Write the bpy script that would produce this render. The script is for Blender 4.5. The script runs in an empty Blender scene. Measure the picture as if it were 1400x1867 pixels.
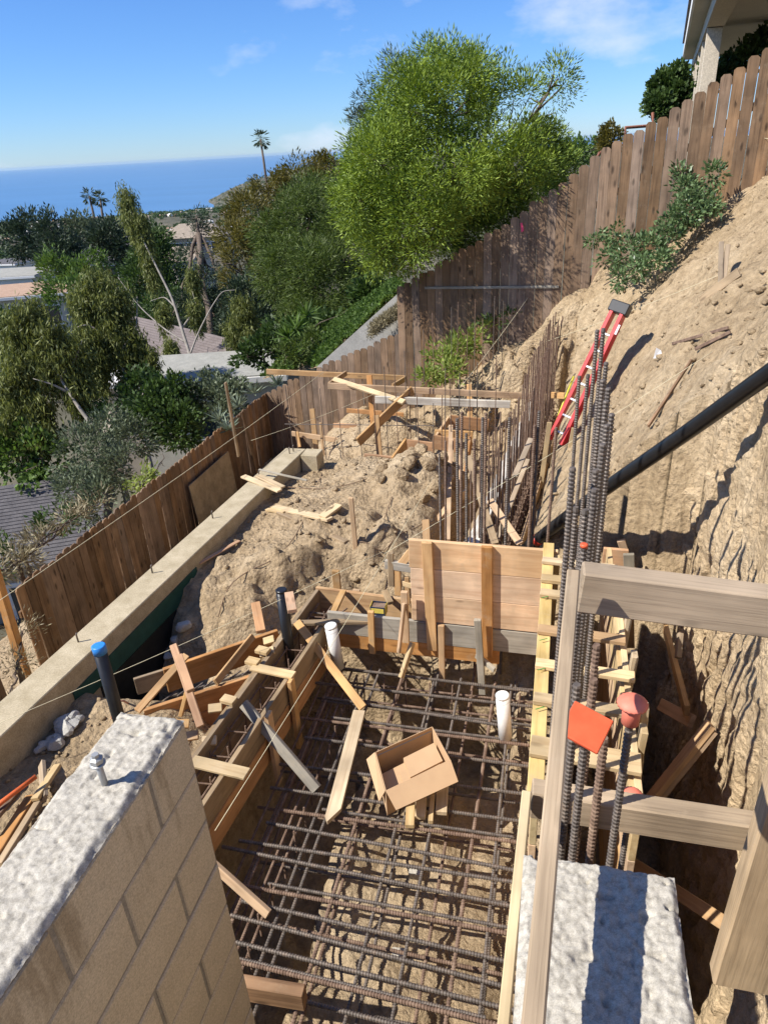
import bpy, bmesh, math, random
import numpy as np
from mathutils import Vector, Matrix

random.seed(7)
NR = np.random.default_rng(11)
scene = bpy.context.scene
COL = scene.collection
# ------------------------------------------------------------------ camera
PXW, PXH, FPX = 1400.0, 1867.0, 1294.0
CAMZ = 1.39
ROLL = math.radians(-3.223)
PITCH = math.radians(27.16)
YAW = math.radians(14.5)
_fwd = np.array([0, math.cos(PITCH), -math.sin(PITCH)])
_rt = np.array([1.0, 0, 0])
_dn = np.cross(_fwd, _rt)
_r = _rt * math.cos(ROLL) - _dn * math.sin(ROLL)
_d = _rt * math.sin(ROLL) + _dn * math.cos(ROLL)
_yw = np.array([[math.cos(YAW), -math.sin(YAW), 0], [math.sin(YAW), math.cos(YAW), 0], [0, 0, 1]])
CAM_R, CAM_D, CAM_F = _yw @ _r, _yw @ _d, _yw @ _fwd
CAMP = np.array([0, 0, CAMZ])
cam_data = bpy.data.cameras.new('camera')
cam = bpy.data.objects.new('camera', cam_data)
COL.objects.link(cam)
cam_data.sensor_fit = 'HORIZONTAL'
cam_data.sensor_width = 36.0
cam_data.lens = FPX / PXW * 36.0
cam_data.clip_start = 0.05
cam_data.clip_end = 120000.0
mw = Matrix.Identity(4)
for i in range(3):
    mw[i][0] = CAM_R[i]; mw[i][1] = -CAM_D[i]; mw[i][2] = -CAM_F[i]; mw[i][3] = CAMP[i]
cam.matrix_world = mw
scene.camera = cam

# ------------------------------------------------------------------ sky, sun, exposure
SUN = Vector((-0.60, -0.34, 0.72)).normalized()      # towards the sun
world = bpy.data.worlds.new('World')
scene.world = world
world.use_nodes = True
wn = world.node_tree.nodes; wl = world.node_tree.links
wn.clear()
w_out = wn.new('ShaderNodeOutputWorld'); w_bg = wn.new('ShaderNodeBackground')
w_sky = wn.new('ShaderNodeTexSky'); w_sky.sky_type = 'NISHITA'
w_sky.sun_disc = False
w_sky.sun_elevation = math.asin(SUN.z)
w_sky.sun_rotation = math.atan2(SUN.x, SUN.y)
w_sky.altitude = 150.0
w_sky.air_density = 1.0; w_sky.dust_density = 0.0; w_sky.ozone_density = 10.0
w_bg.inputs['Strength'].default_value = 0.092
# thin broken clouds, part of the sky itself
w_co = wn.new('ShaderNodeTexCoord'); w_mp = wn.new('ShaderNodeMapping')
w_mp.inputs['Scale'].default_value = (1.0, 1.0, 2.2)
w_mp.inputs['Location'].default_value = (2.0, 0.5, 0.0)
w_nz = wn.new('ShaderNodeTexNoise'); w_nz.inputs['Scale'].default_value = 4.2
w_nz.inputs['Detail'].default_value = 7.0; w_nz.inputs['Roughness'].default_value = 0.55
w_rp = wn.new('ShaderNodeValToRGB')
w_rp.color_ramp.elements[0].position = 0.52; w_rp.color_ramp.elements[0].color = (0, 0, 0, 1)
w_rp.color_ramp.elements[1].position = 0.74; w_rp.color_ramp.elements[1].color = (1, 1, 1, 1)
w_mx = wn.new('ShaderNodeMixRGB'); w_mx.inputs['Color2'].default_value = (6.4, 6.9, 8.0, 1)
w_hs = wn.new('ShaderNodeMixRGB'); w_hs.blend_type = 'MULTIPLY'; w_hs.inputs['Fac'].default_value = 1.0; w_hs.inputs['Color2'].default_value = (0.77, 0.93, 1.17, 1)
wl.new(w_co.outputs['Generated'], w_mp.inputs['Vector'])
wl.new(w_mp.outputs['Vector'], w_nz.inputs['Vector'])
wl.new(w_nz.outputs['Fac'], w_rp.inputs['Fac'])
wl.new(w_rp.outputs['Color'], w_mx.inputs['Fac'])
wl.new(w_sky.outputs['Color'], w_hs.inputs['Color1'])
wl.new(w_hs.outputs['Color'], w_mx.inputs['Color1'])
wl.new(w_mx.outputs['Color'], w_bg.inputs['Color'])
wl.new(w_bg.outputs['Background'], w_out.inputs['Surface'])
sun_data = bpy.data.lights.new('sun', 'SUN')
sun_data.energy = 5.0; sun_data.angle = math.radians(0.53); sun_data.color = (1.0, 0.955, 0.88)
sun = bpy.data.objects.new('sun', sun_data); COL.objects.link(sun)
sun.rotation_euler = (-SUN).to_track_quat('-Z', 'Y').to_euler()
scene.view_settings.view_transform = 'Standard'
scene.view_settings.look = 'None'
scene.view_settings.gamma = 1.0
scene.view_settings.use_curve_mapping = False
scene.view_settings.exposure = 0.58
scene.cycles.max_bounces = 6
scene.cycles.diffuse_bounces = 3

# ------------------------------------------------------------------ survey helpers: a sight line of the photograph met with a known plane
def ray(px, py):
    return (px - PXW / 2) / FPX * CAM_R + (py - PXH / 2) / FPX * CAM_D + CAM_F
def atz(px, py, z):
    v = ray(px, py); return Vector(v * (z - CAMZ) / v[2] + CAMP)
def aty(px, py, y):
    v = ray(px, py); return Vector(v * y / v[1] + CAMP)
def atx(px, py, x):
    v = ray(px, py); return Vector(v * x / v[0] + CAMP)
def atd(px, py, d):
    return Vector(ray(px, py) * d + CAMP)
FENCE_A = np.array([-6.0, 13.7]); FENCE_B = np.array([2.16, 11.7])
F_DIR = (FENCE_B - FENCE_A) / np.linalg.norm(FENCE_B - FENCE_A); F_NRM = np.array([-F_DIR[1], F_DIR[0]])
def atf(px, py):
    v = ray(px, py); t = (FENCE_A @ F_NRM) / (v[:2] @ F_NRM); return Vector(v * t + CAMP)

# ------------------------------------------------------------------ noise for geometry
def _hash(ix, iy, iz):
    h = (ix.astype(np.int64) * 374761393 + iy.astype(np.int64) * 668265263 + iz.astype(np.int64) * 2147483647) & 0xffffffff
    h = ((h ^ (h >> 13)) * 1274126177) & 0xffffffff
    return ((h ^ (h >> 16)) & 0xffff) / 65535.0 * 2 - 1
def vnoise(x, y, z=0.0):
    x, y, z = np.broadcast_arrays(np.asarray(x, float), np.asarray(y, float), np.asarray(z, float))
    ix, iy, iz = np.floor(x), np.floor(y), np.floor(z)
    fx, fy, fz = x - ix, y - iy, z - iz
    fx = fx * fx * (3 - 2 * fx); fy = fy * fy * (3 - 2 * fy); fz = fz * fz * (3 - 2 * fz)
    r = 0
    for a in (0, 1):
        for b in (0, 1):
            for c in (0, 1):
                w = (fx if a else 1 - fx) * (fy if b else 1 - fy) * (fz if c else 1 - fz)
                r = r + w * _hash(ix + a, iy + b, iz + c)
    return r
def fbm(x, y, z=0.0, octs=4, gain=0.5):
    r = 0; a = 1.0; f = 1.0
    for k in range(octs):
        r = r + a * vnoise(np.asarray(x) * f + 17.3 * k, np.asarray(y) * f - 9.1 * k, np.asarray(z) * f + 3.7 * k)
        a *= gain; f *= 2.03
    return r
def sstep(a, b, x):
    t = np.clip((x - a) / (b - a), 0, 1); return t * t * (3 - 2 * t)

# ------------------------------------------------------------------ materials
def new_mat(name):
    m = bpy.data.materials.new(name); m.use_nodes = True
    n = m.node_tree.nodes; l = m.node_tree.links
    b = n['Principled BSDF']
    return m, n, l, b
def nd(n, t, **kw):
    x = n.new(t)
    for k, v in kw.items():
        if k in x.inputs.keys(): x.inputs[k].default_value = v
        else: setattr(x, k, v)
    return x
def ramp(n, stops):
    r = n.new('ShaderNodeValToRGB'); e = r.color_ramp.elements
    e[0].position = stops[0][0]; e[0].color = (*stops[0][1], 1)
    e[1].position = stops[-1][0]; e[1].color = (*stops[-1][1], 1)
    for p, c in stops[1:-1]:
        q = e.new(p); q.color = (*c, 1)
    return r
def mul(c, k): return tuple(min(1, x * k) for x in c)
def wood(name, c, dark=None, rough=0.75, vary=0.25, grain=26.0, knots=0.6, bump=0.25, grey=0.0, along=1.6, ksize=1.0, mud=0.45):
    m, n, l, b = new_mat(name)
    dark = dark or mul(c, 0.55)
    tc = nd(n, 'ShaderNodeTexCoord'); oi = nd(n, 'ShaderNodeObjectInfo')
    ad = nd(n, 'ShaderNodeVectorMath', operation='MULTIPLY_ADD')
    cb = nd(n, 'ShaderNodeCombineXYZ')
    for k in 'XYZ': l.new(oi.outputs['Random'], cb.inputs[k])
    l.new(cb.outputs[0], ad.inputs[0]); ad.inputs[1].default_value = (37.0, 11.0, 23.0)
    l.new(tc.outputs['Object'], ad.inputs[2])
    mp = nd(n, 'ShaderNodeMapping'); mp.inputs['Scale'].default_value = (along, grain, grain)
    l.new(ad.outputs[0], mp.inputs['Vector'])
    # slow wander of the grain
    nz = nd(n, 'ShaderNodeTexNoise', Scale=1.0, Detail=5.0, Roughness=0.62, Distortion=0.6)
    l.new(mp.outputs[0], nz.inputs['Vector'])
    mp2 = nd(n, 'ShaderNodeMapping'); mp2.inputs['Scale'].default_value = (5.0, 14.0, 14.0)
    l.new(ad.outputs[0], mp2.inputs['Vector'])
    vo = nd(n, 'ShaderNodeTexVoronoi', Scale=1.0)
    l.new(mp2.outputs[0], vo.inputs['Vector'])
    kr = ramp(n, [(0.0, (1, 1, 1)), (0.16 * ksize, (0.6, 0.6, 0.6)), (0.26 * ksize, (0, 0, 0))])
    l.new(vo.outputs['Distance'], kr.inputs['Fac'])
    # only some cells carry a knot
    sp = nd(n, 'ShaderNodeSeparateColor'); l.new(vo.outputs['Color'], sp.inputs['Color'])
    gt = nd(n, 'ShaderNodeMath', operation='GREATER_THAN'); gt.inputs[1].default_value = 0.82
    l.new(sp.outputs[0], gt.inputs[0])
    km = nd(n, 'ShaderNodeMath', operation='MULTIPLY'); l.new(kr.outputs[0], km.inputs[0]); l.new(gt.outputs[0], km.inputs[1])
    km2 = nd(n, 'ShaderNodeMath', operation='MULTIPLY'); l.new(km.outputs[0], km2.inputs[0]); km2.inputs[1].default_value = knots
    gr = ramp(n, [(0.25, dark), (0.52, c), (0.8, mul(c, 1.15))])
    l.new(nz.outputs['Fac'], gr.inputs['Fac'])
    # blotchy staining
    bz = nd(n, 'ShaderNodeTexNoise', Scale=3.0, Detail=3.0)
    l.new(ad.outputs[0], bz.inputs['Vector'])
    br = ramp(n, [(0.35, (0.72, 0.72, 0.72)), (0.65, (1.1, 1.1, 1.1))])
    l.new(bz.outputs['Fac'], br.inputs['Fac'])
    m1 = nd(n, 'ShaderNodeMixRGB', blend_type='MULTIPLY'); m1.inputs['Fac'].default_value = 1.0
    l.new(gr.outputs[0], m1.inputs['Color1']); l.new(br.outputs[0], m1.inputs['Color2'])
    m2 = nd(n, 'ShaderNodeMixRGB'); l.new(km2.outputs[0], m2.inputs['Fac'])
    l.new(m1.outputs[0], m2.inputs['Color1']); m2.inputs['Color2'].default_value = (*mul(dark, 0.35), 1)
    hs = nd(n, 'ShaderNodeHueSaturation')
    mr = nd(n, 'ShaderNodeMapRange'); mr.inputs['To Min'].default_value = 1 - vary; mr.inputs['To Max'].default_value = 1 + vary
    l.new(oi.outputs['Random'], mr.inputs['Value']); l.new(mr.outputs[0], hs.inputs['Value'])
    ms = nd(n, 'ShaderNodeMath', operation='MULTIPLY_ADD'); ms.inputs[1].default_value = -7.31; ms.inputs[2].default_value = 13.0
    l.new(oi.outputs['Random'], ms.inputs[0])
    fr = nd(n, 'ShaderNodeMath', operation='FRACT'); l.new(ms.outputs[0], fr.inputs[0])
    mr2 = nd(n, 'ShaderNodeMapRange'); mr2.inputs['To Min'].default_value = 0.78 - grey; mr2.inputs['To Max'].default_value = 1.1 - grey
    l.new(fr.outputs[0], mr2.inputs['Value']); l.new(mr2.outputs[0], hs.inputs['Saturation'])
    l.new(m2.outputs[0], hs.inputs['Color'])
    mz = nd(n, 'ShaderNodeTexNoise', Scale=7.0, Detail=9.0, Roughness=0.72)
    l.new(ad.outputs[0], mz.inputs['Vector'])
    mrp = ramp(n, [(0.54, (0, 0, 0)), (0.72, (mud, mud, mud))]); l.new(mz.outputs['Fac'], mrp.inputs['Fac'])
    mm_ = nd(n, 'ShaderNodeMixRGB'); l.new(mrp.outputs[0], mm_.inputs['Fac']); l.new(hs.outputs[0], mm_.inputs['Color1']); mm_.inputs['Color2'].default_value = (0.43, 0.345, 0.235, 1)
    l.new(mm_.outputs[0], b.inputs['Base Color'])
    b.inputs['Roughness'].default_value = rough
    b.inputs['Specular IOR Level'].default_value = 0.25
    bp = nd(n, 'ShaderNodeBump', Strength=bump, Distance=0.004)
    l.new(nz.outputs['Fac'], bp.inputs['Height']); l.new(bp.outputs[0], b.inputs['Normal'])
    return m
def noisy(name, c1, c2, scale=8.0, rough=0.85, bump=0.3, dist=0.01, detail=8.0, spec=0.3, coord='Object', fine=None, c3=None, metal=0.0):
    m, n, l, b = new_mat(name)
    tc = nd(n, 'ShaderNodeTexCoord')
    nz = nd(n, 'ShaderNodeTexNoise', Scale=scale, Detail=detail, Roughness=0.6)
    l.new(tc.outputs[coord], nz.inputs['Vector'])
    st = [(0.3, c1), (0.7, c2)] if c3 is None else [(0.3, c1), (0.52, c2), (0.72, c3)]
    r = ramp(n, st); l.new(nz.outputs['Fac'], r.inputs['Fac'])
    out = r.outputs[0]
    h = nz.outputs['Fac']
    if fine:
        f2 = nd(n, 'ShaderNodeTexNoise', Scale=fine, Detail=4.0, Roughness=0.7)
        l.new(tc.outputs[coord], f2.inputs['Vector'])
        r2 = ramp(n, [(0.3, (0.6, 0.6, 0.6)), (0.7, (1.25, 1.25, 1.25))]); l.new(f2.outputs['Fac'], r2.inputs['Fac'])
        mm = nd(n, 'ShaderNodeMixRGB', blend_type='MULTIPLY'); mm.inputs['Fac'].default_value = 0.8
        l.new(out, mm.inputs['Color1']); l.new(r2.outputs[0], mm.inputs['Color2']); out = mm.outputs[0]
        ad = nd(n, 'ShaderNodeMath', operation='MULTIPLY_ADD'); ad.inputs[1].default_value = 0.35
        l.new(f2.outputs['Fac'], ad.inputs[0]); l.new(nz.outputs['Fac'], ad.inputs[2]); h = ad.outputs[0]
    l.new(out, b.inputs['Base Color'])
    b.inputs['Roughness'].default_value = rough; b.inputs['Specular IOR Level'].default_value = spec
    b.inputs['Metallic'].default_value = metal
    bp = nd(n, 'ShaderNodeBump', Strength=bump, Distance=dist)
    l.new(h, bp.inputs['Height']); l.new(bp.outputs[0], b.inputs['Normal'])
    return m
def plain(name, c, rough=0.5, spec=0.5, metal=0.0, var=0.12, scale=20.0):
    return noisy(name, mul(c, 1 - var), mul(c, 1 + var), scale=scale, rough=rough, bump=0.05, dist=0.002, spec=spec, metal=metal, detail=3.0)
def leafmat(name, c1, c2, trans=0.35, rough=0.55):
    m, n, l, b = new_mat(name)
    ge = nd(n, 'ShaderNodeNewGeometry')
    r = ramp(n, [(0.0, c1), (0.6, c2), (1.0, mul(c2, 1.35))]); l.new(ge.outputs['Random Per Island'], r.inputs['Fac'])
    l.new(r.outputs[0], b.inputs['Base Color']); b.inputs['Roughness'].default_value = rough
    b.inputs['Specular IOR Level'].default_value = 0.3
    tr = nd(n, 'ShaderNodeBsdfTranslucent'); 
    mx = nd(n, 'ShaderNodeMixShader'); mx.inputs[0].default_value = trans
    hs = nd(n, 'ShaderNodeHueSaturation', Value=1.4, Saturation=1.1); l.new(r.outputs[0], hs.inputs['Color']); l.new(hs.outputs[0], tr.inputs['Color'])
    l.new(b.outputs[0], mx.inputs[1]); l.new(tr.outputs[0], mx.inputs[2])
    l.new(mx.outputs[0], n['Material Output'].inputs['Surface'])
    return m
def dirtmat(name, gain=1.0, rough_k=0.9):
    m, n, l, b = new_mat(name)
    tc = nd(n, 'ShaderNodeTexCoord')
    big = nd(n, 'ShaderNodeTexNoise', Scale=0.9, Detail=5.0, Roughness=0.6); l.new(tc.outputs['Object'], big.inputs['Vector'])
    mid = nd(n, 'ShaderNodeTexNoise', Scale=9.0, Detail=7.0, Roughness=0.68); l.new(tc.outputs['Object'], mid.inputs['Vector'])
    fin = nd(n, 'ShaderNodeTexNoise', Scale=70.0, Detail=4.0, Roughness=0.7); l.new(tc.outputs['Object'], fin.inputs['Vector'])
    vor = nd(n, 'ShaderNodeTexVoronoi', Scale=16.0); vor.inputs['Randomness'].default_value = 1.0
    l.new(mid.outputs['Color'], vor.inputs['Vector'])
    vo2 = nd(n, 'ShaderNodeTexVoronoi', Scale=22.0); l.new(tc.outputs['Object'], vo2.inputs['Vector'])
    r = ramp(n, [(0.3, mul((0.38, 0.285, 0.175), gain)), (0.5, mul((0.485, 0.37, 0.232), gain)), (0.7, mul((0.56, 0.445, 0.295), gain))]); l.new(big.outputs['Fac'], r.inputs['Fac'])
    r2 = ramp(n, [(0.3, (0.62, 0.58, 0.54)), (0.62, (1.12, 1.1, 1.08))]); l.new(mid.outputs['Fac'], r2.inputs['Fac'])
    r3 = ramp(n, [(0.3, (0.75, 0.75, 0.75)), (0.7, (1.2, 1.2, 1.2))]); l.new(fin.outputs['Fac'], r3.inputs['Fac'])
    a = nd(n, 'ShaderNodeMixRGB', blend_type='MULTIPLY'); a.inputs['Fac'].default_value = rough_k
    l.new(r.outputs[0], a.inputs['Color1']); l.new(r2.outputs[0], a.inputs['Color2'])
    c = nd(n, 'ShaderNodeMixRGB', blend_type='MULTIPLY'); c.inputs['Fac'].default_value = 0.8
    l.new(a.outputs[0], c.inputs['Color1']); l.new(r3.outputs[0], c.inputs['Color2'])
    l.new(c.outputs[0], b.inputs['Base Color'])
    b.inputs['Roughness'].default_value = 0.95; b.inputs['Specular IOR Level'].default_value = 0.1
    s1 = nd(n, 'ShaderNodeMath', operation='MULTIPLY_ADD'); s1.inputs[1].default_value = 0.22
    l.new(fin.outputs['Fac'], s1.inputs[0]); l.new(mid.outputs['Fac'], s1.inputs[2])
    s2 = nd(n, 'ShaderNodeMath', operation='MULTIPLY_ADD'); s2.inputs[1].default_value = -0.30
    l.new(vo2.outputs['Distance'], s2.inputs[0]); l.new(s1.outputs[0], s2.inputs[2])
    h = s2.outputs[0]
    bp = nd(n, 'ShaderNodeBump', Strength=1.0, Distance=0.085); l.new(h, bp.inputs['Height'])
    l.new(bp.outputs[0], b.inputs['Normal'])
    return m

M = {}
M['dirt'] = dirtmat('dirt')
M['cut_dirt'] = dirtmat('pale_cut_dirt', 1.32, 0.5)
M['fir'] = wood('fir_lumber', (0.55, 0.345, 0.165), (0.38, 0.205, 0.09), vary=0.2)
M['orange_fir'] = wood('orange_fir_board', (0.50, 0.27, 0.12), (0.34, 0.16, 0.065), vary=0.12)
M['pink'] = wood('pink_fir_board', (0.70, 0.475, 0.28), (0.56, 0.335, 0.18), vary=0.10, grain=22, bump=.35, knots=.8)
M['pale'] = wood('pale_pine', (0.60, 0.45, 0.255), (0.45, 0.30, 0.15), vary=0.15)
M['yellow'] = wood('yellow_pine', (0.58, 0.43, 0.20), (0.44, 0.30, 0.12), vary=0.1)
M['grey'] = wood('grey_weathered_board', (0.36, 0.32, 0.25), (0.23, 0.20, 0.155), vary=0.15, knots=0.3)
M['tan'] = wood('used_form_board', (0.36, 0.26, 0.155), (0.22, 0.15, 0.085), vary=0.2)
M['whiteboard'] = wood('cement_stained_board', (0.62, 0.575, 0.49), (0.42, 0.37, 0.30), vary=0.1)
M['rail'] = wood('weathered_rail', (0.43, 0.31, 0.185), (0.27, 0.19, 0.11), vary=0.05, grain=80, bump=0.35, knots=.8, along=2.4)
M['fence_dark'] = wood('stained_fence', (0.225, 0.135, 0.075), (0.10, 0.053, 0.028), vary=0.35, knots=1.0, grain=30, ksize=1.3, bump=.5, mud=.2)
M['fence_back'] = wood('weathered_fence', (0.225, 0.135, 0.070), (0.10, 0.056, 0.029), vary=0.34, knots=1.0, grain=34, grey=0.08, ksize=1.35, bump=.5, mud=.15)
M['ply'] = wood('weathered_plywood', (0.30, 0.225, 0.135), (0.22, 0.16, 0.09), vary=0.05, grain=8)
M['concrete'] = noisy('rough_concrete', (0.29, 0.262, 0.212), (0.47, 0.43, 0.355), scale=60, bump=.55, dist=0.004, fine=420, c3=(0.55, 0.51, 0.43))
M['block'] = noisy('tan_block', (0.53, 0.435, 0.295), (0.61, 0.505, 0.35), scale=5, bump=0.45, dist=0.004, fine=220, rough=0.95)
_n, _l = M['block'].node_tree.nodes, M['block'].node_tree.links
_b = _n['Principled BSDF']; _src = _b.inputs['Base Color'].links[0].from_socket
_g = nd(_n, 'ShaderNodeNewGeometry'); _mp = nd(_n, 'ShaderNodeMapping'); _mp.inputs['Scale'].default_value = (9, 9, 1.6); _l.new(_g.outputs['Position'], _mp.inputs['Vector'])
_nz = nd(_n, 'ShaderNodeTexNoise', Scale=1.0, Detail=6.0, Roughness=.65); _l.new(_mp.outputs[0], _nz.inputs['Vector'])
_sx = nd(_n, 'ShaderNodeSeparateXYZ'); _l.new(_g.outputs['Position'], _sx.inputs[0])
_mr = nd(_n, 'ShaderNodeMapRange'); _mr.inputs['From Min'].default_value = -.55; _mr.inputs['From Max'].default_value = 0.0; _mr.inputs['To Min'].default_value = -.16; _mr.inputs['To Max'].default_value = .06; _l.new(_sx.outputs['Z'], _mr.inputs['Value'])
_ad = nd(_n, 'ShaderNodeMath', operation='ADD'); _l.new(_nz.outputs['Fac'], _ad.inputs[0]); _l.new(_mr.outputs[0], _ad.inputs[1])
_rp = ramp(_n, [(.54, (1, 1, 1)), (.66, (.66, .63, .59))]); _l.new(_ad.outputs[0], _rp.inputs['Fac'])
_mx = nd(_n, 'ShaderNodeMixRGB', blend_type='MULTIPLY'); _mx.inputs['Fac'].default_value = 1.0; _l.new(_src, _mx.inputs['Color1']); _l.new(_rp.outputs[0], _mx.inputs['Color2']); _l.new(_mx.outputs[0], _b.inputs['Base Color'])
M['mortar'] = noisy('mortar', (0.25, 0.215, 0.17), (0.34, 0.30, 0.24), scale=20, bump=0.5, dist=0.006, fine=120)
M['curb'] = noisy('cream_concrete', (0.36, 0.295, 0.185), (0.50, 0.42, 0.285), scale=7, bump=0.3, dist=0.006, fine=80)
M['steel'] = noisy('dark_steel', (0.075, 0.06, 0.05), (0.15, 0.125, 0.105), scale=25, rough=0.6, bump=0.1, dist=0.002, spec=0.5, metal=0.35, c3=(0.21, 0.155, 0.115))
M['rust'] = noisy('rusty_steel', (0.10, 0.062, 0.043), (0.19, 0.125, 0.088), scale=18, rough=0.85, bump=0.15, dist=0.002, c3=(0.27, 0.19, 0.135))

# ------------------------------------------------------------------ object helpers
def put(o, parent=None):
    COL.objects.link(o)
    if parent is not None: o.parent = parent
    return o
def thing(name, label, cat, loc=(0, 0, 0), group=None):
    o = bpy.data.objects.new(name, None); COL.objects.link(o)
    o.empty_display_size = 0.1
    o.location = loc; o['label'] = label; o['category'] = cat
    if group: o['group'] = group
    return o
def tag(o, label, cat, group=None):
    o['label'] = label; o['category'] = cat
    if group: o['group'] = group
    return o
def mesh_np(name, V, F, mat, smooth=False, sharp_caps=False):
    me = bpy.data.meshes.new(name)
    V = np.asarray(V, np.float32)
    if isinstance(F, np.ndarray):
        k = F.shape[1]; nf = len(F)
        me.vertices.add(len(V)); me.vertices.foreach_set('co', V.ravel())
        me.loops.add(nf * k); me.loops.foreach_set('vertex_index', F.astype(np.int32).ravel())
        me.polygons.add(nf); me.polygons.foreach_set('loop_start', np.arange(0, nf * k, k, dtype=np.int32))
        me.update(calc_edges=True)
    else:
        me.from_pydata([tuple(v) for v in V], [], F); me.update()
    if smooth:
        fl = np.ones(len(me.polygons), bool)
        if sharp_caps: fl[-2:] = False
        me.polygons.foreach_set('use_smooth', fl)
    if mat is not None: me.materials.append(mat)
    return me
def obj(name, me, parent=None, loc=None):
    o = bpy.data.objects.new(name, me)
    if loc is not None: o.location = loc
    return put(o, parent)
def struct(o): o['kind'] = 'structure'; return o
def bm_mesh(name, bm, mat, smooth=False):
    me = bpy.data.meshes.new(name); bm.normal_update(); bm.to_mesh(me); bm.free()
    if mat: me.materials.append(mat)
    if smooth: me.polygons.foreach_set('use_smooth', np.ones(len(me.polygons), bool))
    return me
_boxes = {}
def box_mesh(L, T, Wd, mat, bev=0.003):
    k = (round(L, 3), round(T, 3), round(Wd, 3), mat.name)
    if k in _boxes: return _boxes[k]
    bm = bmesh.new(); bmesh.ops.create_cube(bm, size=1.0)
    for v in bm.verts: v.co = Vector((v.co.x * L, v.co.y * T, v.co.z * Wd))
    if bev: bmesh.ops.bevel(bm, geom=list(bm.edges), offset=min(bev, T * 0.2), segments=1, affect='EDGES')
    _boxes[k] = bm_mesh('board_mesh', bm, mat); return _boxes[k]
def org(parent):
    return Vector(parent.location) if parent is not None else Vector((0, 0, 0))
def board(name, a, b, width, thick, mat, parent=None, up=(0, 0, 1), bev=0.003, shift=(0, 0)):
    """lumber from a to b; width measured along 'up', thickness across"""
    a = Vector(a); b = Vector(b); x = (b - a); L = x.length; x.normalize()
    u = Vector(up); z = (u - x * u.dot(x))
    if z.length < 1e-4: u = Vector((0, 1, 0)); z = (u - x * u.dot(x))
    z.normalize(); y = z.cross(x)
    o = bpy.data.objects.new(name, box_mesh(L, thick, width, mat if not isinstance(mat, str) else M[mat], bev))
    mt = Matrix((x, y, z)).transposed().to_4x4()
    c = (a + b) / 2 + y * shift[0] + z * shift[1] - org(parent)
    mt.translation = c
    o.matrix_basis = mt
    return put(o, parent)
def hang(a, b, width, thick, mat, parent=None, name='board', side=1):
    """a board on edge whose top edge line runs a->b: the face on the left of a->b is on the line when side=1"""
    a = Vector(a); b = Vector(b)
    return board(name, a, b, width, thick, mat, parent, shift=(side * thick / 2, -width / 2))
def tube_mesh(name, pts, r, mat, n=8, smooth=True, caps=True, radii=None):
    pts = [Vector(p) for p in pts]; V = []; F = []
    prev = None
    for i, p in enumerate(pts):
        t = (pts[min(i + 1, len(pts) - 1)] - pts[max(i - 1, 0)]).normalized()
        if prev is None:
            a = Vector((0, 0, 1)) if abs(t.z) < 0.9 else Vector((1, 0, 0))
            u = t.cross(a).normalized()
        else:
            u = (prev - t * prev.dot(t)).normalized()
        prev = u; w = t.cross(u); rr = radii[i] if radii else r
        for k in range(n):
            an = 2 * math.pi * k / n
            V.append(p + (u * math.cos(an) + w * math.sin(an)) * rr)
    for i in range(len(pts) - 1):
        for k in range(n):
            F.append((i * n + k, i * n + (k + 1) % n, (i + 1) * n + (k + 1) % n, (i + 1) * n + k))
    if caps:
        F.append(tuple(range(n - 1, -1, -1))); F.append(tuple((len(pts) - 1) * n + k for k in range(n)))
    return mesh_np(name, V, F, mat, smooth, caps)
def tube(name, pts, r, mat, parent=None, n=8, radii=None):
    o0 = org(parent)
    return obj(name, tube_mesh(name, [Vector(p) - o0 for p in pts], r, mat if not isinstance(mat, str) else M[mat], n, radii=radii), parent)
def lathe(name, prof, mat, n=20, smooth=True):
    V = []; F = []
    for (r, z) in prof:
        for k in range(n):
            a = 2 * math.pi * k / n; V.append((r * math.cos(a), r * math.sin(a), z))
    for i in range(len(prof) - 1):
        for k in range(n):
            F.append((i * n + k, i * n + (k + 1) % n, (i + 1) * n + (k + 1) % n, (i + 1) * n + k))
    F.append(tuple(range(n - 1, -1, -1))); F.append(tuple((len(prof) - 1) * n + k for k in range(n)))
    return mesh_np(name, V, F, mat, smooth, True)
# ribbed reinforcing bar, 1 m long along local X, radius 1 (scaled per bar)
_bars = {}
def bar_mesh(L, d, mat, ribs=True):
    L = max(0.1, round(L * 10) / 10)
    k = (L, round(d, 4), mat.name, ribs)
    if k in _bars: return _bars[k]
    r = d / 2; V = []; F = []; n = 8
    pitch = d * 0.72
    xs = []
    if ribs:
        cnt = int(L / pitch)
        for i in range(cnt):
            x = i * pitch
            xs += [(x, r * 0.9), (x + pitch * 0.30, r * 0.9), (x + pitch * 0.48, r * 1.16), (x + pitch * 0.78, r * 1.16)]
        xs.append((L, r * 0.9))
    else:
        xs = [(0, r), (L, r)]
    for (x, q) in xs:
        for j in range(n):
            a = 2 * math.pi * j / n
            V.append((x - L / 2, q * math.cos(a), q * math.sin(a)))
    V = np.array(V); m = len(xs)
    i = np.repeat(np.arange(m - 1), n); j = np.tile(np.arange(n), m - 1); j2 = (j + 1) % n
    F = np.stack([i * n + j, i * n + j2, (i + 1) * n + j2, (i + 1) * n + j], 1)
    V = np.vstack([V, [[-L / 2, 0, 0], [L / 2, 0, 0]]]); c0 = m * n; c1 = c0 + 1
    jj = np.arange(n)
    cap0 = np.stack([np.full(n, c0), (jj + 1) % n, jj, jj], 1)[:, :3]
    cap1 = np.stack([np.full(n, c1), (m - 1) * n + jj, (m - 1) * n + (jj + 1) % n], 1)
    faces = [tuple(f) for f in F] + [tuple(f) for f in cap0] + [tuple(f) for f in cap1]
    _bars[k] = mesh_np('bar_mesh', V, faces, mat, False)
    return _bars[k]
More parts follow.
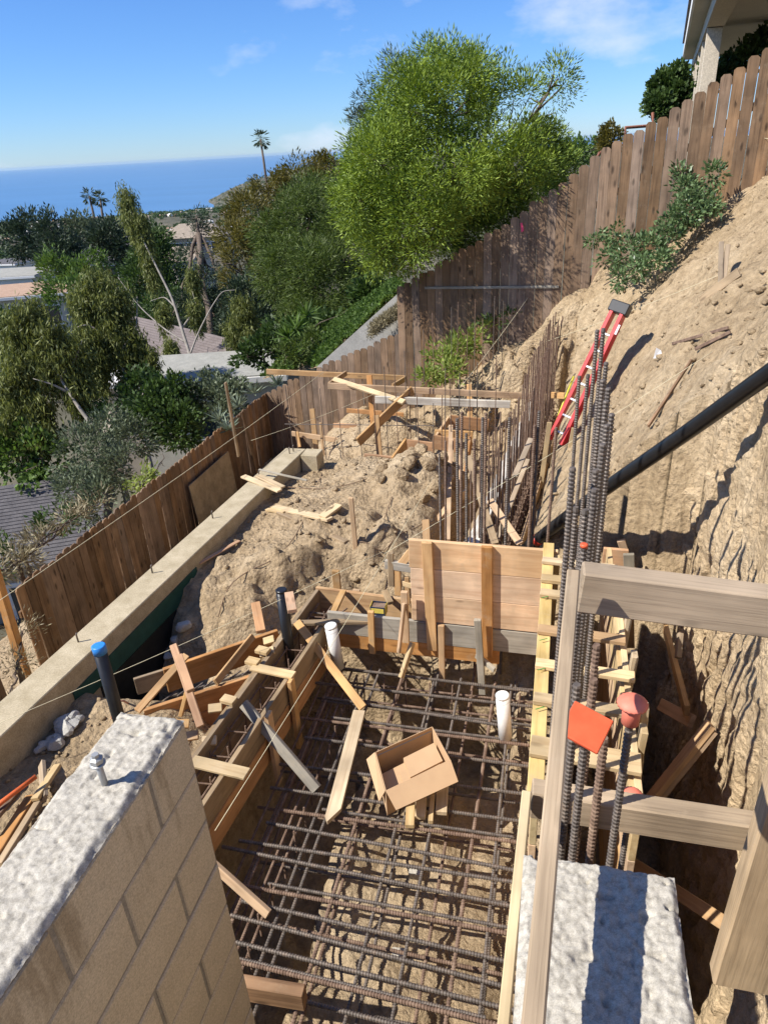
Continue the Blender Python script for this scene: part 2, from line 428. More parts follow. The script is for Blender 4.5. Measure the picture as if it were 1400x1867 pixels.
def bar(name, a, b, d, mat='steel', parent=None, ribs=True):
    a = Vector(a); b = Vector(b); x = b - a; L = x.length; x.normalize()
    me = bar_mesh(L, d, M[mat], ribs)
    Lm = max(0.1, round(L * 10) / 10)
    q = x.to_track_quat('X', 'Z')
    o = bpy.data.objects.new(name, me)
    mt = q.to_matrix().to_4x4() @ Matrix.Diagonal((L / Lm, 1, 1, 1))
    mt.translation = (a + b) / 2 - org(parent)
    o.matrix_basis = mt
    return put(o, parent)
def grid_faces(nx, ny):
    i, j = np.meshgrid(np.arange(nx - 1), np.arange(ny - 1), indexing='ij')
    a = (i * ny + j).ravel()
    return np.stack([a, a + ny, a + ny + 1, a + 1], 1)

# ================================================================== GROUND
FORM_Z = -2.5; PANEL_Y = 5.1; PIT_X = -1.95; MAT_Z = -2.93; FLOOR_Z = -3.25; CURB_Z = -2.4
def curb_x(y): return -4.03 + (y - 3.35) * 0.082
def wall_x(y): return -0.78 + (y - 6.45) * 0.09          # left face of the far wall form
def fence_y(x): return 13.7 - 0.2451 * (x + 6.0)
def fence_base(x):
    return np.interp(x, [-9, -6, -5.1, -3.25, -1.78, -.5, .33, .87, 1.66, 2.65, 6], [-4.9, -4.5, -4.2, -3.4, -2.55, -1.5, -.75, -.38, .1, .86, 3.3])
_hp = [atd(1400, 680, 4.35), atd(1250, 790, 5.1), atd(1100, 890, 6.0), atd(1000, 960, 7.0), atd(1400, 480, 6.9), atd(1250, 600, 7.3),
       atd(1130, 720, 8.2), atd(1050, 800, 8.8), atd(1020, 700, 10.3), Vector((0.05, 11.6, -1.25))]
_hc = [tuple(p) for p in _hp] + [(x, float(fence_y(x)), float(fence_base(x))) for x in (.33, .87, 1.66, 2.65, 4.5, 6)]
_hc += [(1.25, 3.2, 0.30), (1.25, 1.2, 0.55), (1.3, -1.0, 0.7), (3.2, 3.0, 1.6), (3.2, 0.0, 1.9), (3.2, 6.5, 1.1), (6, 3, 3.0), (6, 8, 3.0), (6, 0, 3.2), (0.75, 5.2, -0.85)]
_hc = np.array(_hc)
def _tps(r2): return 0.5 * r2 * np.log(r2 + 1e-9)
_K = _tps(((_hc[:, None, :2] - _hc[None, :, :2]) ** 2).sum(2)) + np.eye(len(_hc)) * 0.02
_P = np.hstack([np.ones((len(_hc), 1)), _hc[:, :2]])
_A = np.block([[_K, _P], [_P.T, np.zeros((3, 3))]])
_sol = np.linalg.solve(_A, np.concatenate([_hc[:, 2], np.zeros(3)]))
def hill(x, y):
    sh = np.shape(x); p = np.stack([np.ravel(x), np.ravel(y)], 1); out = np.zeros(len(p))
    for k in range(0, len(p), 20000):
        q = p[k:k + 20000]
        r2 = ((q[:, None, :] - _hc[None, :, :2]) ** 2).sum(2)
        out[k:k + 20000] = _tps(r2) @ _sol[:-3] + _sol[-3] + q @ _sol[-2:]
    return out.reshape(sh)
CUT = [(1.22, -1.2), (1.22, 2.0), (1.20, 3.5), (1.26, 4.6), (1.27, 5.3), (1.16, 5.75), (0.85, 5.98), (0.42, 6.02)]
def cut_edge(y): return np.interp(y, [-2, 2, 3.5, 4.6, 5.3, 5.75, 5.95], [1.22, 1.22, 1.20, 1.26, 1.27, 1.16, 0.42])
def site(x, y, detail=True):
    x = np.asarray(x, float); y = np.asarray(y, float)
    n1 = fbm(x * 0.9, y * 0.9, 1.0, 3); n2 = fbm(x * 3.1, y * 3.1, 5.0, 4); n3 = fbm(x * 9.0, y * 9.0, 9.0, 3)
    cx = curb_x(y)
    # yard between curb and pit
    z = -3.17 + 0.0 * x
    fl = sstep(4.55, 3.95, y + 0.15 * n1) * sstep(-2.3, -3.0, x + 0.15 * n2)
    z = z + fl * (0.50 + 0.08 * n1)
    z = z + 0.10 * np.exp(-((x - cx - .15) / .35) ** 2) * sstep(5.2, 5.8, y) - 0.8 * np.exp(-(((x + 3.62) / 0.26) ** 2 + ((y - 4.6) / 0.36) ** 2))
    front = 4.85 + 0.9 * sstep(-3.0, -2.2, x) + 0.22 * n2 * 0.8
    rise = sstep(front, front + 1.0, y) ** 0.8
    back = 1 - sstep(8.6, 10.0, y + 0.4 * n1)
    side = 1 - sstep(wall_x(y) - 0.8, wall_x(y) - 0.3, x + 0.1 * n2)
    near_curb = 0.72 + 0.28 * sstep(0.15, 0.9, x - cx)
    z = z + rise * back * side * near_curb * (0.70 + 0.14 * n1)
    hump = np.exp(-(((x + 1.75) / 0.7) ** 2 + ((y - 8.2) / 0.75) ** 2))
    z = z + 0.30 * hump * side * (1 + 0.4 * n2)
    z = z + 0.5 * np.exp(-(((x + 2.5) / 0.9) ** 2 + ((y - 11.0) / 0.7) ** 2)) * (1 + .3 * n2)
    # pit
    pit = sstep(PIT_X - 0.62, PIT_X - 0.52, x) * sstep(0.62, 0.52, x) * sstep(PANEL_Y + 0.62, PANEL_Y + 0.5, y)
    deep = np.maximum(sstep(-1.38, -1.5, x + .05 * n2), sstep(4.05, 4.2, y + .08 * n2) * sstep(-.15, -.3, x))
    z = z * (1 - pit) + (FLOOR_Z + 0.035 * n2 - 1.2 * deep) * pit
    # far wall trench and path
    wx = wall_x(y)
    tr = sstep(wx - 0.25, wx - 0.15, x) * sstep(wx + 0.5, wx + 0.42, x) * sstep(5.5, 5.6, y) * sstep(11.6, 11.2, y)
    z = z * (1 - tr) + (-3.15) * tr
    pa = sstep(wx + 0.40, wx + 0.5, x) * sstep(5.4, 5.6, y) * sstep(11.7, 11.3, y)
    z = z * (1 - pa) + (-2.72 + 0.05 * n2) * pa
    # the rear bank below the back fence
    fy = fence_y(x); fb = fence_base(x)
    sb = np.where(x > -2.7, 10.9 + 0.25 * n2, fy - 1.2)
    bk = sstep(sb, np.where(x > -2.7, 12.0, fy), y + 0.1 * n3)
    bk = bk * np.where(x > -2.7, sstep(-2.9, -1.9, x + .3 * n1), 1) * (1 - pa)
    tgt = np.where(x > -2.7, fb - 0.02 + 0.1 * n2, fb)
    z = z * (1 - bk) + tgt * bk
    # hill on the right
    h = hill(x, y) + 0.07 * n1 + 0.05 * n2
    zone = (y > 5.97) | (x > cut_edge(y) + 0.05)
    foot = wx + 0.62
    hz = np.where((y > 5.97) & (x < foot), -9, h)
    z = np.where(zone & (x > wx + 0.4), np.maximum(z, hz), z)
    # trench beside the cut
    t2 = (x > 0.5) & (x < cut_edge(y) + 0.05) & (y < 5.97)
    z = np.where(t2, FLOOR_Z - 1.3 + 0.05 * n2, z)
    z = np.where((np.abs(x - cx) < .32) & (y < 9.2) & (y > 0), np.minimum(z, -2.5), z)
    # downhill side of the curb
    oz = -4.35 + 0.08 * n1 - 0.25 * sstep(-5.0, -6.3, x)
    bf = np.where(y > 9.0, sstep(8.9, 9.3, y), 0)
    outm = (x < cx - 0.06) & (y < 9.2)
    z = np.where(outm, oz, z)
    bl = (x < -3.6) & (y >= 9.2)
    zb = -3.2 + (oz + 3.2) * sstep(-3.6, -5.2, x)
    z = np.where(bl, np.minimum(zb, 0) * 1.0, z)
    # land beyond the fences keeps falling away
    beyond = sstep(0.1, 0.6, y - fy)
    z = np.where(y > fy + 0.1, z * (1 - beyond) + beyond * (np.minimum(fb, -0.2) - 0.1 - 0.25 * (y - fy)), z)
    z = np.where(x < -6.15, z - 0.45 * (-6.15 - x), z)
    # level yard behind the photographer
    yd = sstep(-0.35, -0.5, y) * (x < 1.0)
    z = z * (1 - yd) + (-0.31) * yd
    crag = rise * back * side * (1 - sstep(front + 1.1, front + 1.9, y))
    z = z - crag * (0.10 * np.clip(np.abs(fbm(x * 4.2, y * 4.2, 31.0, 3)) - .12, 0, 1)) + crag * .05 * n3
    if detail: z = z + 0.022 * n2 + 0.022 * n3 - 0.03 * np.clip(fbm(x * 8, y * 14, 6.0, 3) - .35, 0, 1) + 0.014 * np.abs(fbm(x * 22, y * 22, 2.0, 2))
    return z
xs = np.arange(-9.0, 7.01, 0.045); ys = np.arange(-1.4, 14.9, 0.045)
GX, GY = np.meshgrid(xs, ys, indexing='ij')
GZ = site(GX, GY)
# steep faces crumble sideways too
JX = 0.03 * fbm(GX * 7, GY * 7, GZ * 7, 3); JY = 0.03 * fbm(GX * 7 + 40, GY * 7, GZ * 7, 3)
ground = struct(obj('ground', mesh_np('ground', np.stack([GX + JX, GY + JY, GZ], -1).reshape(-1, 3), grid_faces(len(xs), len(ys)), M['dirt'], True)))
def gz(x, y): return float(site(np.array([x]), np.array([y]))[0])

# the near-vertical cut beside the trench: lofted along its line, with flow ridges
def loft_cut():
    P = np.array(CUT); seg = np.sqrt((np.diff(P, axis=0) ** 2).sum(1)); s = np.concatenate([[0], np.cumsum(seg)])
    S = np.arange(0, s[-1], 0.018); cxs = np.interp(S, s, P[:, 0]); cys = np.interp(S, s, P[:, 1])
    k = np.ones(25) / 25; 
    cxs2 = np.convolve(np.pad(cxs, 12, 'edge'), k, 'valid'); cys2 = np.convolve(np.pad(cys, 12, 'edge'), k, 'valid')
    tx = np.gradient(cxs2); ty = np.gradient(cys2); ln = np.hypot(tx, ty); nx_, ny_ = -ty / ln, tx / ln
    top = hill(cxs2 + 0.12, cys2) + 0.05 * fbm(cxs2 * .9, cys2 * .9, 1.0, 3)
    top = np.where(cys2 > 5.6, np.minimum(top, -1.25 - 0.2 * (cys2 - 5.6)), top)
    nz_ = 150; T = np.linspace(0, 1, nz_)
    Z = FLOOR_Z - 1.5 + (top[:, None] + 0.03 - FLOOR_Z + 1.5) * T[None, :]
    Sg = np.repeat(S[:, None], nz_, 1)
    sh = (1 - sstep(5.4, 5.9, cys2))[:, None]
    # flowing ridges lean with height
    u = Sg * 6.0 + 0.9 * fbm(Sg * 2.0, Z * 1.3, 3.0, 3) + 0.5 * Z
    rid = np.abs(vnoise(u, Z * 0.45, 7.0)); rid = np.power(1 - np.clip(rid * 2.2, 0, 1), 2.0)
    u2 = Sg * 11.0 + 1.1 * fbm(Sg * 3.0, Z * 2.0, 13.0, 3)
    rid2 = np.power(1 - np.clip(np.abs(vnoise(u2, Z * 0.7, 2.0)) * 2.0, 0, 1), 2.0)
    lump = fbm(Sg * 2.2, Z * 2.2, 21.0, 4)
    rid = np.power(rid, 2.2); rid2 = np.power(rid2, 2.0)
    D = 0.035 * lump - sh * (0.075 * rid + 0.035 * rid2) + (1 - sh) * 0.07 * fbm(Sg * 6, Z * 6, 4.0, 3) + 0.012 * fbm(Sg * 16, Z * 16, 8.0, 3)
    lean = 0.16 * T[None, :] ** 1.5 + 0.02
    und = (1 - sh) * 0.10 * np.sin(np.clip((T[None, :] - 0.2) / 0.75, 0, 1) * math.pi)
    off = D + (0.10 - lean * 0.9) + und * -1.2
    X = cxs2[:, None] + nx_[:, None] * off; Y = cys2[:, None] + ny_[:, None] * off
    # fold the crest back into the slope
    return mesh_np('cut_bank', np.stack([X, Y, Z], -1).reshape(-1, 3), grid_faces(len(S), nz_), M['cut_dirt'], True)
struct(obj('cut_bank', loft_cut()))

# ================================================================== WALLS
def rough_top(name, x0, x1, y0, y1, z, amp, parent, mat, seed=0.0, step=0.0045):
    xs = np.arange(x0, x1 + 1e-6, (x1 - x0) / max(2, round((x1 - x0) / step))); ys = np.arange(y0, y1 + 1e-6, (y1 - y0) / max(2, round((y1 - y0) / step)))
    X, Y = np.meshgrid(xs, ys, indexing='ij')
    Z = z + amp * 0.4 * fbm(X * 7, Y * 7, seed, 3) + amp * 0.32 * fbm(X * 95, Y * 95, seed + 3, 2) + amp * .16 * NR.uniform(-1, 1, X.shape) - amp * 2.2 * np.clip(vnoise(X * 38, Y * 38, seed) - 0.62, 0, 1) * 2
    e = np.minimum(np.minimum(X - x0, x1 - X), np.minimum(Y - y0, y1 - Y))
    Z = Z - 0.016 * (1 - sstep(0, 0.018, e + 0.008 * vnoise(X * 30, Y * 30, 4)))
    nx, ny = len(xs), len(ys)
    V = np.stack([X, Y, Z], -1).reshape(-1, 3) - np.array(org(parent))
    return obj('grout_top', mesh_np(name, V, grid_faces(nx, ny), mat, True), parent)
def block_wall(x0, x1, y0, y1, ztop, zbot, label, parent_name='block_wall'):
    t = thing(parent_name, label, 'wall', ((x0 + x1) / 2, (y0 + y1) / 2, zbot))
    o0 = org(t)
    cc = Vector(((x0 + x1) / 2, (y0 + y1) / 2, (ztop + zbot) / 2)) - o0
    core = obj('mortar_core', box_mesh(y1 - y0 - 0.009, x1 - x0 - 0.009, ztop - zbot - 0.016, M['mortar'], 0), t)
    core.matrix_basis = Matrix.Translation(cc) @ Matrix.Rotation(math.pi / 2, 4, 'Z')
    full = box_mesh(0.387, x1 - x0, 0.188, M['block'], 0.004); half = box_mesh(0.187, x1 - x0, 0.188, M['block'], 0.004)
    c = 0; z = ztop
    while z - 0.2 > zbot - 0.01:
        y = y1; first = (c % 2 == 0)
        while y > y0 + 0.05:
            L = 0.2 if first and y == y1 else 0.4
            o = bpy.data.objects.new('concrete_block', half if L < 0.3 else full)
            o.matrix_basis = Matrix.Translation(Vector(((x0 + x1) / 2 + random.uniform(-.0015, .0015), y - L / 2, z - 0.1 - (0.006 if c == 0 else 0))) - o0) @ Matrix.Rotation(math.pi / 2, 4, 'Z')
            put(o, t); y -= L
        z -= 0.2; c += 1
    return t
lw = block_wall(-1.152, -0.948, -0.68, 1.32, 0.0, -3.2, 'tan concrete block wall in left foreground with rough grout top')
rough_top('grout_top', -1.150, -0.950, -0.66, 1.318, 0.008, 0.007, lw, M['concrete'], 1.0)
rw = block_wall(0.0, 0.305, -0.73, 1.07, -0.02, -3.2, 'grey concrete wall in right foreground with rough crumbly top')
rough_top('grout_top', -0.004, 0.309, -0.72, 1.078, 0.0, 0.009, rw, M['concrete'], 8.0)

# curb (stem wall) along the downhill side
def prism(name, pts_top, z0, mat, parent=None, bev=0.008, zs=None):
    bm = bmesh.new(); o0 = org(parent)
    top = [bm.verts.new(Vector((p[0], p[1], (p[2] if len(p) > 2 else z0[1]))) - o0) for p in pts_top]
    bot = [bm.verts.new(Vector((p[0], p[1], z0[0])) - o0) for p in pts_top]
    n = len(top); bm.faces.new(top); bm.faces.new(bot[::-1])
    for i in range(n): bm.faces.new((top[i], bot[i], bot[(i + 1) % n], top[(i + 1) % n]))
    bmesh.ops.recalc_face_normals(bm, faces=bm.faces)
    if bev: bmesh.ops.bevel(bm, geom=list(bm.edges), offset=bev, segments=1, affect='EDGES')
    return bm_mesh(name, bm, mat)
y0c, y1c = 0.6, 8.95
stem = thing('stem_wall', 'long cream concrete stem wall along the lower fence', 'wall', (curb_x(4.5), 4.5, -4.6))
obj('wall_body', prism('stem_wall', [(curb_x(y0c) - .155, y0c), (curb_x(y0c) + .155, y0c), (curb_x(y1c) + .155, y1c), (curb_x(y1c) - .155, y1c)], (-4.6, CURB_Z), M['curb'], stem), stem)
obj('return_wall', prism('stem_wall_return', [(curb_x(y1c) + .158, y1c - .25), (curb_x(y1c) + .40, y1c - .26), (curb_x(y1c) + .41, y1c + .0), (curb_x(y1c) + .158, y1c + .0)], (-4.0, CURB_Z + .004), M['curb'], stem), stem)
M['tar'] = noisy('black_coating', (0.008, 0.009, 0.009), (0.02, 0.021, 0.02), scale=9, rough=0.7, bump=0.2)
obj('black_coating', prism('black_coating', [(curb_x(4.2) + .157, 4.2, -2.79), (curb_x(4.2) + .164, 4.2, -2.79), (curb_x(5.6) + .164, 5.6, -2.79), (curb_x(5.6) + .157, 5.6, -2.79)], (-4.2, 0), M['tar'], stem, bev=0), stem)  # black strip added under the membrane, paints the shade of the hole
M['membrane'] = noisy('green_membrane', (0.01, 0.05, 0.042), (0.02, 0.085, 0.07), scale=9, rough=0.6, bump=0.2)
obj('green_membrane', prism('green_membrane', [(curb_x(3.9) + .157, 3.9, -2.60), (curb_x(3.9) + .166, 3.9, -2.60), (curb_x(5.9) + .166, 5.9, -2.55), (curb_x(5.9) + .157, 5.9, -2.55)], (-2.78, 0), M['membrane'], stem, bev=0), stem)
PIN = ['nearest', 'second nearest', 'third nearest', 'fourth nearest', 'left of two far', 'right of two far']
def pin(x, y, z, h=0.10, i=0):
    t = tag(tube('anchor_pin', [(x, y, z - .05), (x, y, z + h * .8), (x + .008, y + .003, z + h)], 0.008, 'steel', n=6), PIN[i] + ' steel anchor pin standing in the cream stem wall top', 'anchor pin', 'steel pins set in the stem wall top')
    return t
for i, (px, py) in enumerate([(143, 1171), (278, 1045), (388, 945), (473, 870), (528, 827), (535, 823)]):
    p = atz(px, py, CURB_Z); pin(p.x, p.y, CURB_Z, .10, i)
# hooked bolt in the block wall
bb = atz(191, 1428, 0.01)
bt = thing('anchor_bolt', 'grey anchor bolt with nut sticking out of the block wall top', 'anchor bolt', bb)
M['galv'] = plain('galvanised_steel', (0.38, 0.38, 0.37), rough=0.5, metal=0.5)
tube('shank', [bb + Vector((0, 0, -.03)), bb + Vector((-.002, 0, .085))], 0.0085, 'galv', bt, 10)
obj('nut', lathe('nut', [(0.011, 0), (0.0165, .002), (0.0165, .014), (0.011, .017), (0.009, .018), (0.009, .028)], M['galv'], 6, False), bt, (-.002, 0, .07))
obj('washer', lathe('washer', [(0.017, 0), (0.019, .001), (0.019, .004), (0.012, .005)], M['galv'], 16), bt, (-.002, 0, .064))

# ================================================================== FENCES
def picket_mesh(w, t, L, ear, mat, seed):
    rr = random.Random(seed); h = w / 2
    prof = [(0, -h), (L - ear * rr.uniform(.7, 1), -h + rr.uniform(0, .002)), (L - rr.uniform(0, .004), -h * .56), (L, h * .52), (L - ear * rr.uniform(.7, 1.1), h), (0, h)]
    bm = bmesh.new()
    a = [bm.verts.new((x, -t / 2, z)) for x, z in prof]; b = [bm.verts.new((x, t / 2, z)) for x, z in prof]
    n = len(prof); bm.faces.new(a); bm.faces.new(b[::-1])
    for i in range(n): bm.faces.new((a[i], b[i], b[(i + 1) % n], a[(i + 1) % n]))
    bmesh.ops.recalc_face_normals(bm, faces=bm.faces)
    return bm_mesh('picket_mesh', bm, mat)
def picket(parent, me, top, L, tangent, lean=0.0, tilt=0.0):
    """local X runs up the picket, local Z along the fence"""
    t = Vector((tangent[0], tangent[1], 0)).normalized(); up = Vector((0, 0, 1))
    up = (up + t * lean).normalized(); z = (t - up * t.dot(up)).normalized(); y = z.cross(up)
    o = bpy.data.objects.new('picket', me)
    m = Matrix((up, y, z)).transposed().to_4x4()
    m = m @ Matrix.Rotation(tilt, 4, 'X')
    m.translation = Vector(top) - up * L - org(parent)
    o.matrix_basis = m
    return put(o, parent)
dk = [picket_mesh(0.145 + .002 * (i % 2), 0.018, 1.75, 0.04, M['fence_dark'], i) for i in range(3)]
bk_ = [picket_mesh(0.143 + .002 * (i % 2), 0.018, 2.35, 0.04, M['fence_back'], i) for i in range(3)]
side = thing('picket_fence', 'long dark brown dog-ear picket fence running along the downhill side', 'fence', (-5.98, 9.7, -4.7))
for i in range(54):
    y = 5.82 + i * 0.1478
    if y > 13.66: break
    zt = -2.97 - 0.17 * (y - 5.8) / 7.9 + random.uniform(-.02, .02)
    picket(side, dk[i % 3], (-5.975 - .003 * (y - 5.8) + random.uniform(-.006, .006), y, zt), 1.75, (0, 1), random.uniform(-.012, .012), random.uniform(-.05, .05))
board('rail', (-6.03, 5.75, -3.35), (-6.05, 13.6, -3.5), .089, .038, 'fence_dark', side)
board('rail', (-6.03, 5.75, -4.35), (-6.05, 13.6, -4.5), .089, .038, 'fence_dark', side)
near = thing('picket_fence', 'dark picket fence end with orange brown post at the left edge', 'fence', (-5.9, 4.7, -4.6))
for i in range(10):
    y = 5.02 - i * 0.1478
    picket(near, dk[i % 3], (-5.93, y, -2.98 + random.uniform(-.02, .02)), 1.75, (0, 1), random.uniform(-.02, .02))
board('post', atx(62, 1290, -5.82) + Vector((0, 0, -.5)), atx(-12, 1035, -5.82), .09, .09, 'orange_fir', near, up=(1, 0, 0))
low = thing('picket_fence', 'low stepped brown picket fence behind the timber batter boards', 'fence', (-4.4, 13.3, -4.0))
high = thing('picket_fence', 'tall weathered dog-ear picket fence climbing the slope to the house', 'fence', (1.0, 12.0, -1.0))
tops_lo = [(-6, -3.14), (-3.89, -2.13), (-2.83, -1.66)]
tops_hi = [(-2.83, -.87), (-1.12, .09), (-.26, .65), (.49, 1.2), (1.19, 1.56), (1.82, 1.94), (2.4, 2.29), (6.2, 4.7)]
def run(parent, x0, x1, tops, step, meshes, L):
    s = x0; i = 0
    while s < x1:
        zt = float(np.interp(s, [a for a, b in tops], [b for a, b in tops]))
        picket(parent, meshes[i % 3], (s + .0 * i, float(fence_y(s)) + random.uniform(-.005, .005), zt + random.uniform(-.03, .03)), L, F_DIR, random.uniform(-.006, .006), random.uniform(-.06, .06))
        s += step; i += 1
run(low, -5.93, -2.86, tops_lo, 0.1448, bk_, 2.35)
run(high, -2.80, 6.2, tops_hi, 0.1448, bk_, 2.35)
def fpt(x, off, z): return Vector((x + F_NRM[0] * off, float(fence_y(x)) + F_NRM[1] * off, z))
board('rail', fpt(-5.9, .03, -3.6), fpt(-2.9, .03, -2.3), .089, .038, 'fence_back', low)
board('rail', fpt(-2.7, .03, -1.5), fpt(6, .03, 3.9), .089, .038, 'fence_back', high)
tag(board('lath', atf(775, 524) + Vector((-.0, -.03, 0)), atf(1019, 522) + Vector((0, -.03, 0)), .042, .02, 'grey'), 'long thin grey lath nailed level across the tall fence', 'lath')
# plywood sheet leaning on the fence
pa, pb, pc_, pd = atx(343, 886, -5.9), atx(415, 822, -5.9), atx(440, 925, -5.75), atx(368, 970, -5.75)
M_ = bmesh.new()
pv = [M_.verts.new(v) for v in (pa, pb, pc_ + Vector((0, 0, -.25)), pd + Vector((0, 0, -.25)))]
f0 = M_.faces.new(pv); r = bmesh.ops.extrude_face_region(M_, geom=[f0])
for v in [g for g in r['geom'] if isinstance(g, bmesh.types.BMVert)]: v.co += Vector((.016, 0, 0))
bmesh.ops.recalc_face_normals(M_, faces=M_.faces)
tag(obj('plywood_sheet', bm_mesh('plywood_sheet', M_, M['ply'])), 'tan plywood sheet leaning against the dark downhill fence', 'plywood')
def xi(y): return -2.13 + (y - 2.95) * .095
def xo(y): return -2.42 + (y - 3.31) * .097

# ================================================================== REINFORCING MAT IN THE PIT
mat_t = thing('rebar_mat', 'double layer steel reinforcing mat laid over the pit floor', 'rebar mat', (-0.9, 3.2, FLOOR_Z))
def mbar(a, b, d, m='steel'): return bar('bar', a, b, d, m, mat_t)
rows = [1860, 1815, 1781, 1738, 1700, 1659, 1604, 1572, 1540, 1500, 1462, 1415, 1362, 1325, 1290, 1258, 1228]
for i, py in enumerate(rows):
    y = atz(690, py, MAT_Z).y
    x0 = PIT_X - 0.05 + random.uniform(-.1, .25) if y > 2.2 else -1.75 + random.uniform(0, .3)
    x1 = 0.0 + random.uniform(-.06, .05); sk = random.uniform(-.05, .03)
    mbar((x0, y - sk, MAT_Z + random.uniform(-.008, .012)), (x1, y + sk, MAT_Z + random.uniform(-.008, .012)), .0254, 'rust' if i % 4 == 1 else 'steel')
    if i % 4 == 1:
        mbar((x0 + .3, y + .035, MAT_Z - .001), (x1 - .1, y + .03 + sk, MAT_Z), .0222, 'steel')
for i, x in enumerate([-1.80, -1.52, -1.44, -1.21, -.92, -.67, -.37, -.20]):
    a = random.uniform(-.025, .025)
    mbar((x - a, 0.9 + random.uniform(0, .2), MAT_Z - .026), (x + a, PANEL_Y - .05, MAT_Z - .024), .0222 if i % 3 else .0254, 'rust' if i % 3 == 0 else 'steel')
for i in range(9):
    y = 1.35 + i * .42 + random.uniform(-.03, .03)
    mbar((-2.05 + random.uniform(0, .2), y, MAT_Z - .175), (0.05, y + random.uniform(-.04, .04), MAT_Z - .175), .0222, 'rust' if i % 2 else 'steel')
for i in range(6):
    x = -1.9 + i * .34 + random.uniform(-.03, .03)
    mbar((x, 0.9, MAT_Z - .20), (x + random.uniform(-.04, .04), PANEL_Y + .2, MAT_Z - .20), .0222, 'rust' if i % 2 == 0 else 'steel')
# edge cage below the left form and beside the panel: extra close bars and ties
for i in range(5):
    x = PIT_X + .04 + i * .07
    mbar((x, 1.4, MAT_Z - .05 - .03 * (i % 3)), (x + random.uniform(-.02, .02), 5.0, MAT_Z - .05 - .03 * (i % 3)), .019, 'rust')
for i in range(16):
    y = 1.7 + i * .21; z1 = MAT_Z + .0
    x = PIT_X + .33 + random.uniform(-.02, .02)
    mbar((x, y, MAT_Z - .20), (x, y + .01, MAT_Z + .015), .0127, 'rust')
for i in range(9):
    x = -1.75 + i * .2 + random.uniform(-.02, .02)
    mbar((x, 4.86, FLOOR_Z + .02), (x + .01, 4.87, MAT_Z + .04), .0127, 'rust')
for i in range(5):
    mbar((-1.85, 4.55 + i * .11, MAT_Z - .03 - .05 * (i % 2)), (0.02, 4.57 + i * .11, MAT_Z - .03 - .05 * (i % 2)), .019, 'rust' if i % 2 else 'steel')
# concrete spacer blocks under the mat
for i, (px, py) in enumerate([(757, 1590), (727, 1742)]):
    p = atz(px, py, FLOOR_Z + .05)
    tag(board('spacer_block', p + Vector((-.045, 0, -.02)), p + Vector((.045, .01, -.02)), .07, .07, M['concrete']), ['grey concrete spacer block under the mat below the cardboard box', 'grey concrete spacer block under the mat near the picture bottom'][i], 'spacer block', 'spacers under the mat')

# ================================================================== FORMWORK
# --- big panel at the far end of the pit
panel = thing('form_panel', 'tall pink plank form panel with two upright cleats facing the pit', 'form panel', (-.5, PANEL_Y, -2.7))
PX0, PX1 = -1.115, 0.115; zt = -1.565
for i in range(3):
    hang((PX0 + random.uniform(-.008, .004), PANEL_Y, zt - i * .276), (PX1 + random.uniform(-.004, .006), PANEL_Y, zt - i * .276 - .012), .272, .038, 'pink', panel)
hang((xi(5.1) + .01, PANEL_Y, -2.395), (PX1 - .01, PANEL_Y, -2.415), .232, .036, 'grey', panel)
hang((xi(5.1) + .02, PANEL_Y + .004, -2.632), (PX1 - .45, PANEL_Y + .004, -2.645), .15, .04, 'orange_fir', panel)
def cleat(p1, p2, w, m, y=PANEL_Y, t=.038, nm='cleat'):
    a = aty(*p1, y); b = aty(*p2, y)
    return board(nm, a + Vector((0, -t / 2 - .003, 0)), b + Vector((0, -t / 2 - .003, 0)), w, t, m, panel, up=(1, 0, 0))
cleat((779, 986), (789, 1182), .088, 'fir'); cleat((888, 994), (889, 1194), .092, 'orange_fir')
cleat((805, 1137), (807, 1247), .055, 'fir', nm='stake')
cleat((871, 1127), (880, 1262), .06, 'grey', y=PANEL_Y - .09, nm='stake')
cleat((738, 1076), (741, 1168), .06, 'fir', y=PANEL_Y - .06, nm='stake')
cleat((677, 1112), (680, 1188), .055, 'fir', nm='stake')
board('brace', aty(752, 1172, PANEL_Y - .1), aty(731, 1236, PANEL_Y - .3), .06, .035, 'pale', panel)
board('brace', aty(737, 1100, PANEL_Y - .12), aty(727, 1190, PANEL_Y - .2), .03, .03, 'fir', panel)
board('brace', aty(868, 1195, PANEL_Y - .03), aty(902, 1222, PANEL_Y - .15), .05, .03, 'grey', panel)
# bracing at the panel's left end
for (a, b, w, m) in [((702, 1028), (752, 1036), .085, 'grey'), ((712, 1008), (714, 1068), .05, 'tan'), ((724, 1030), (726, 1085), .06, 'fir'), ((722, 1040), (750, 1005), .07, 'fir'), ((733, 1062), (752, 1068), .05, 'pale'), ((742, 1052), (744, 1100), .04, 'fir')]:
    board('brace', aty(*a, PANEL_Y + .12), aty(*b, PANEL_Y + .10), w, .035, m, panel, up=(0, 0, 1) if abs(a[0] - b[0]) > 15 else (1, 0, 0))
# --- left beam form running towards the camera
bf = thing('beam_form', 'long timber beam form with spreaders running along the pit left side', 'formwork', (-2.1, 3.4, FLOOR_Z))
XI, XO = xi(4.0), xo(4.0)
def along(fx, y0, y1, z, w, t, m, side, dx=0.0): return hang((fx(y0) + dx, y0, z), (fx(y1) + dx, y1, z), w, t, m, bf, side=side)
along(xi, 5.08, 1.5, FORM_Z, .215, .038, 'tan', -1)
along(xi, 5.02, 1.5, FORM_Z - .220, .24, .04, 'orange_fir', -1, .006)
along(xo, 5.60, 1.9, FORM_Z + .005, .235, .038, 'tan', 1)
along(xo, 5.60, 1.9, FORM_Z - .235, .235, .038, 'tan', 1)
along(xo, 5.35, 2.1, FORM_Z - .03, .089, .038, 'tan', 1, -.045)
along(xo, 5.35, 2.1, FORM_Z - .22, .15, .038, 'orange_fir', 1, -.085)
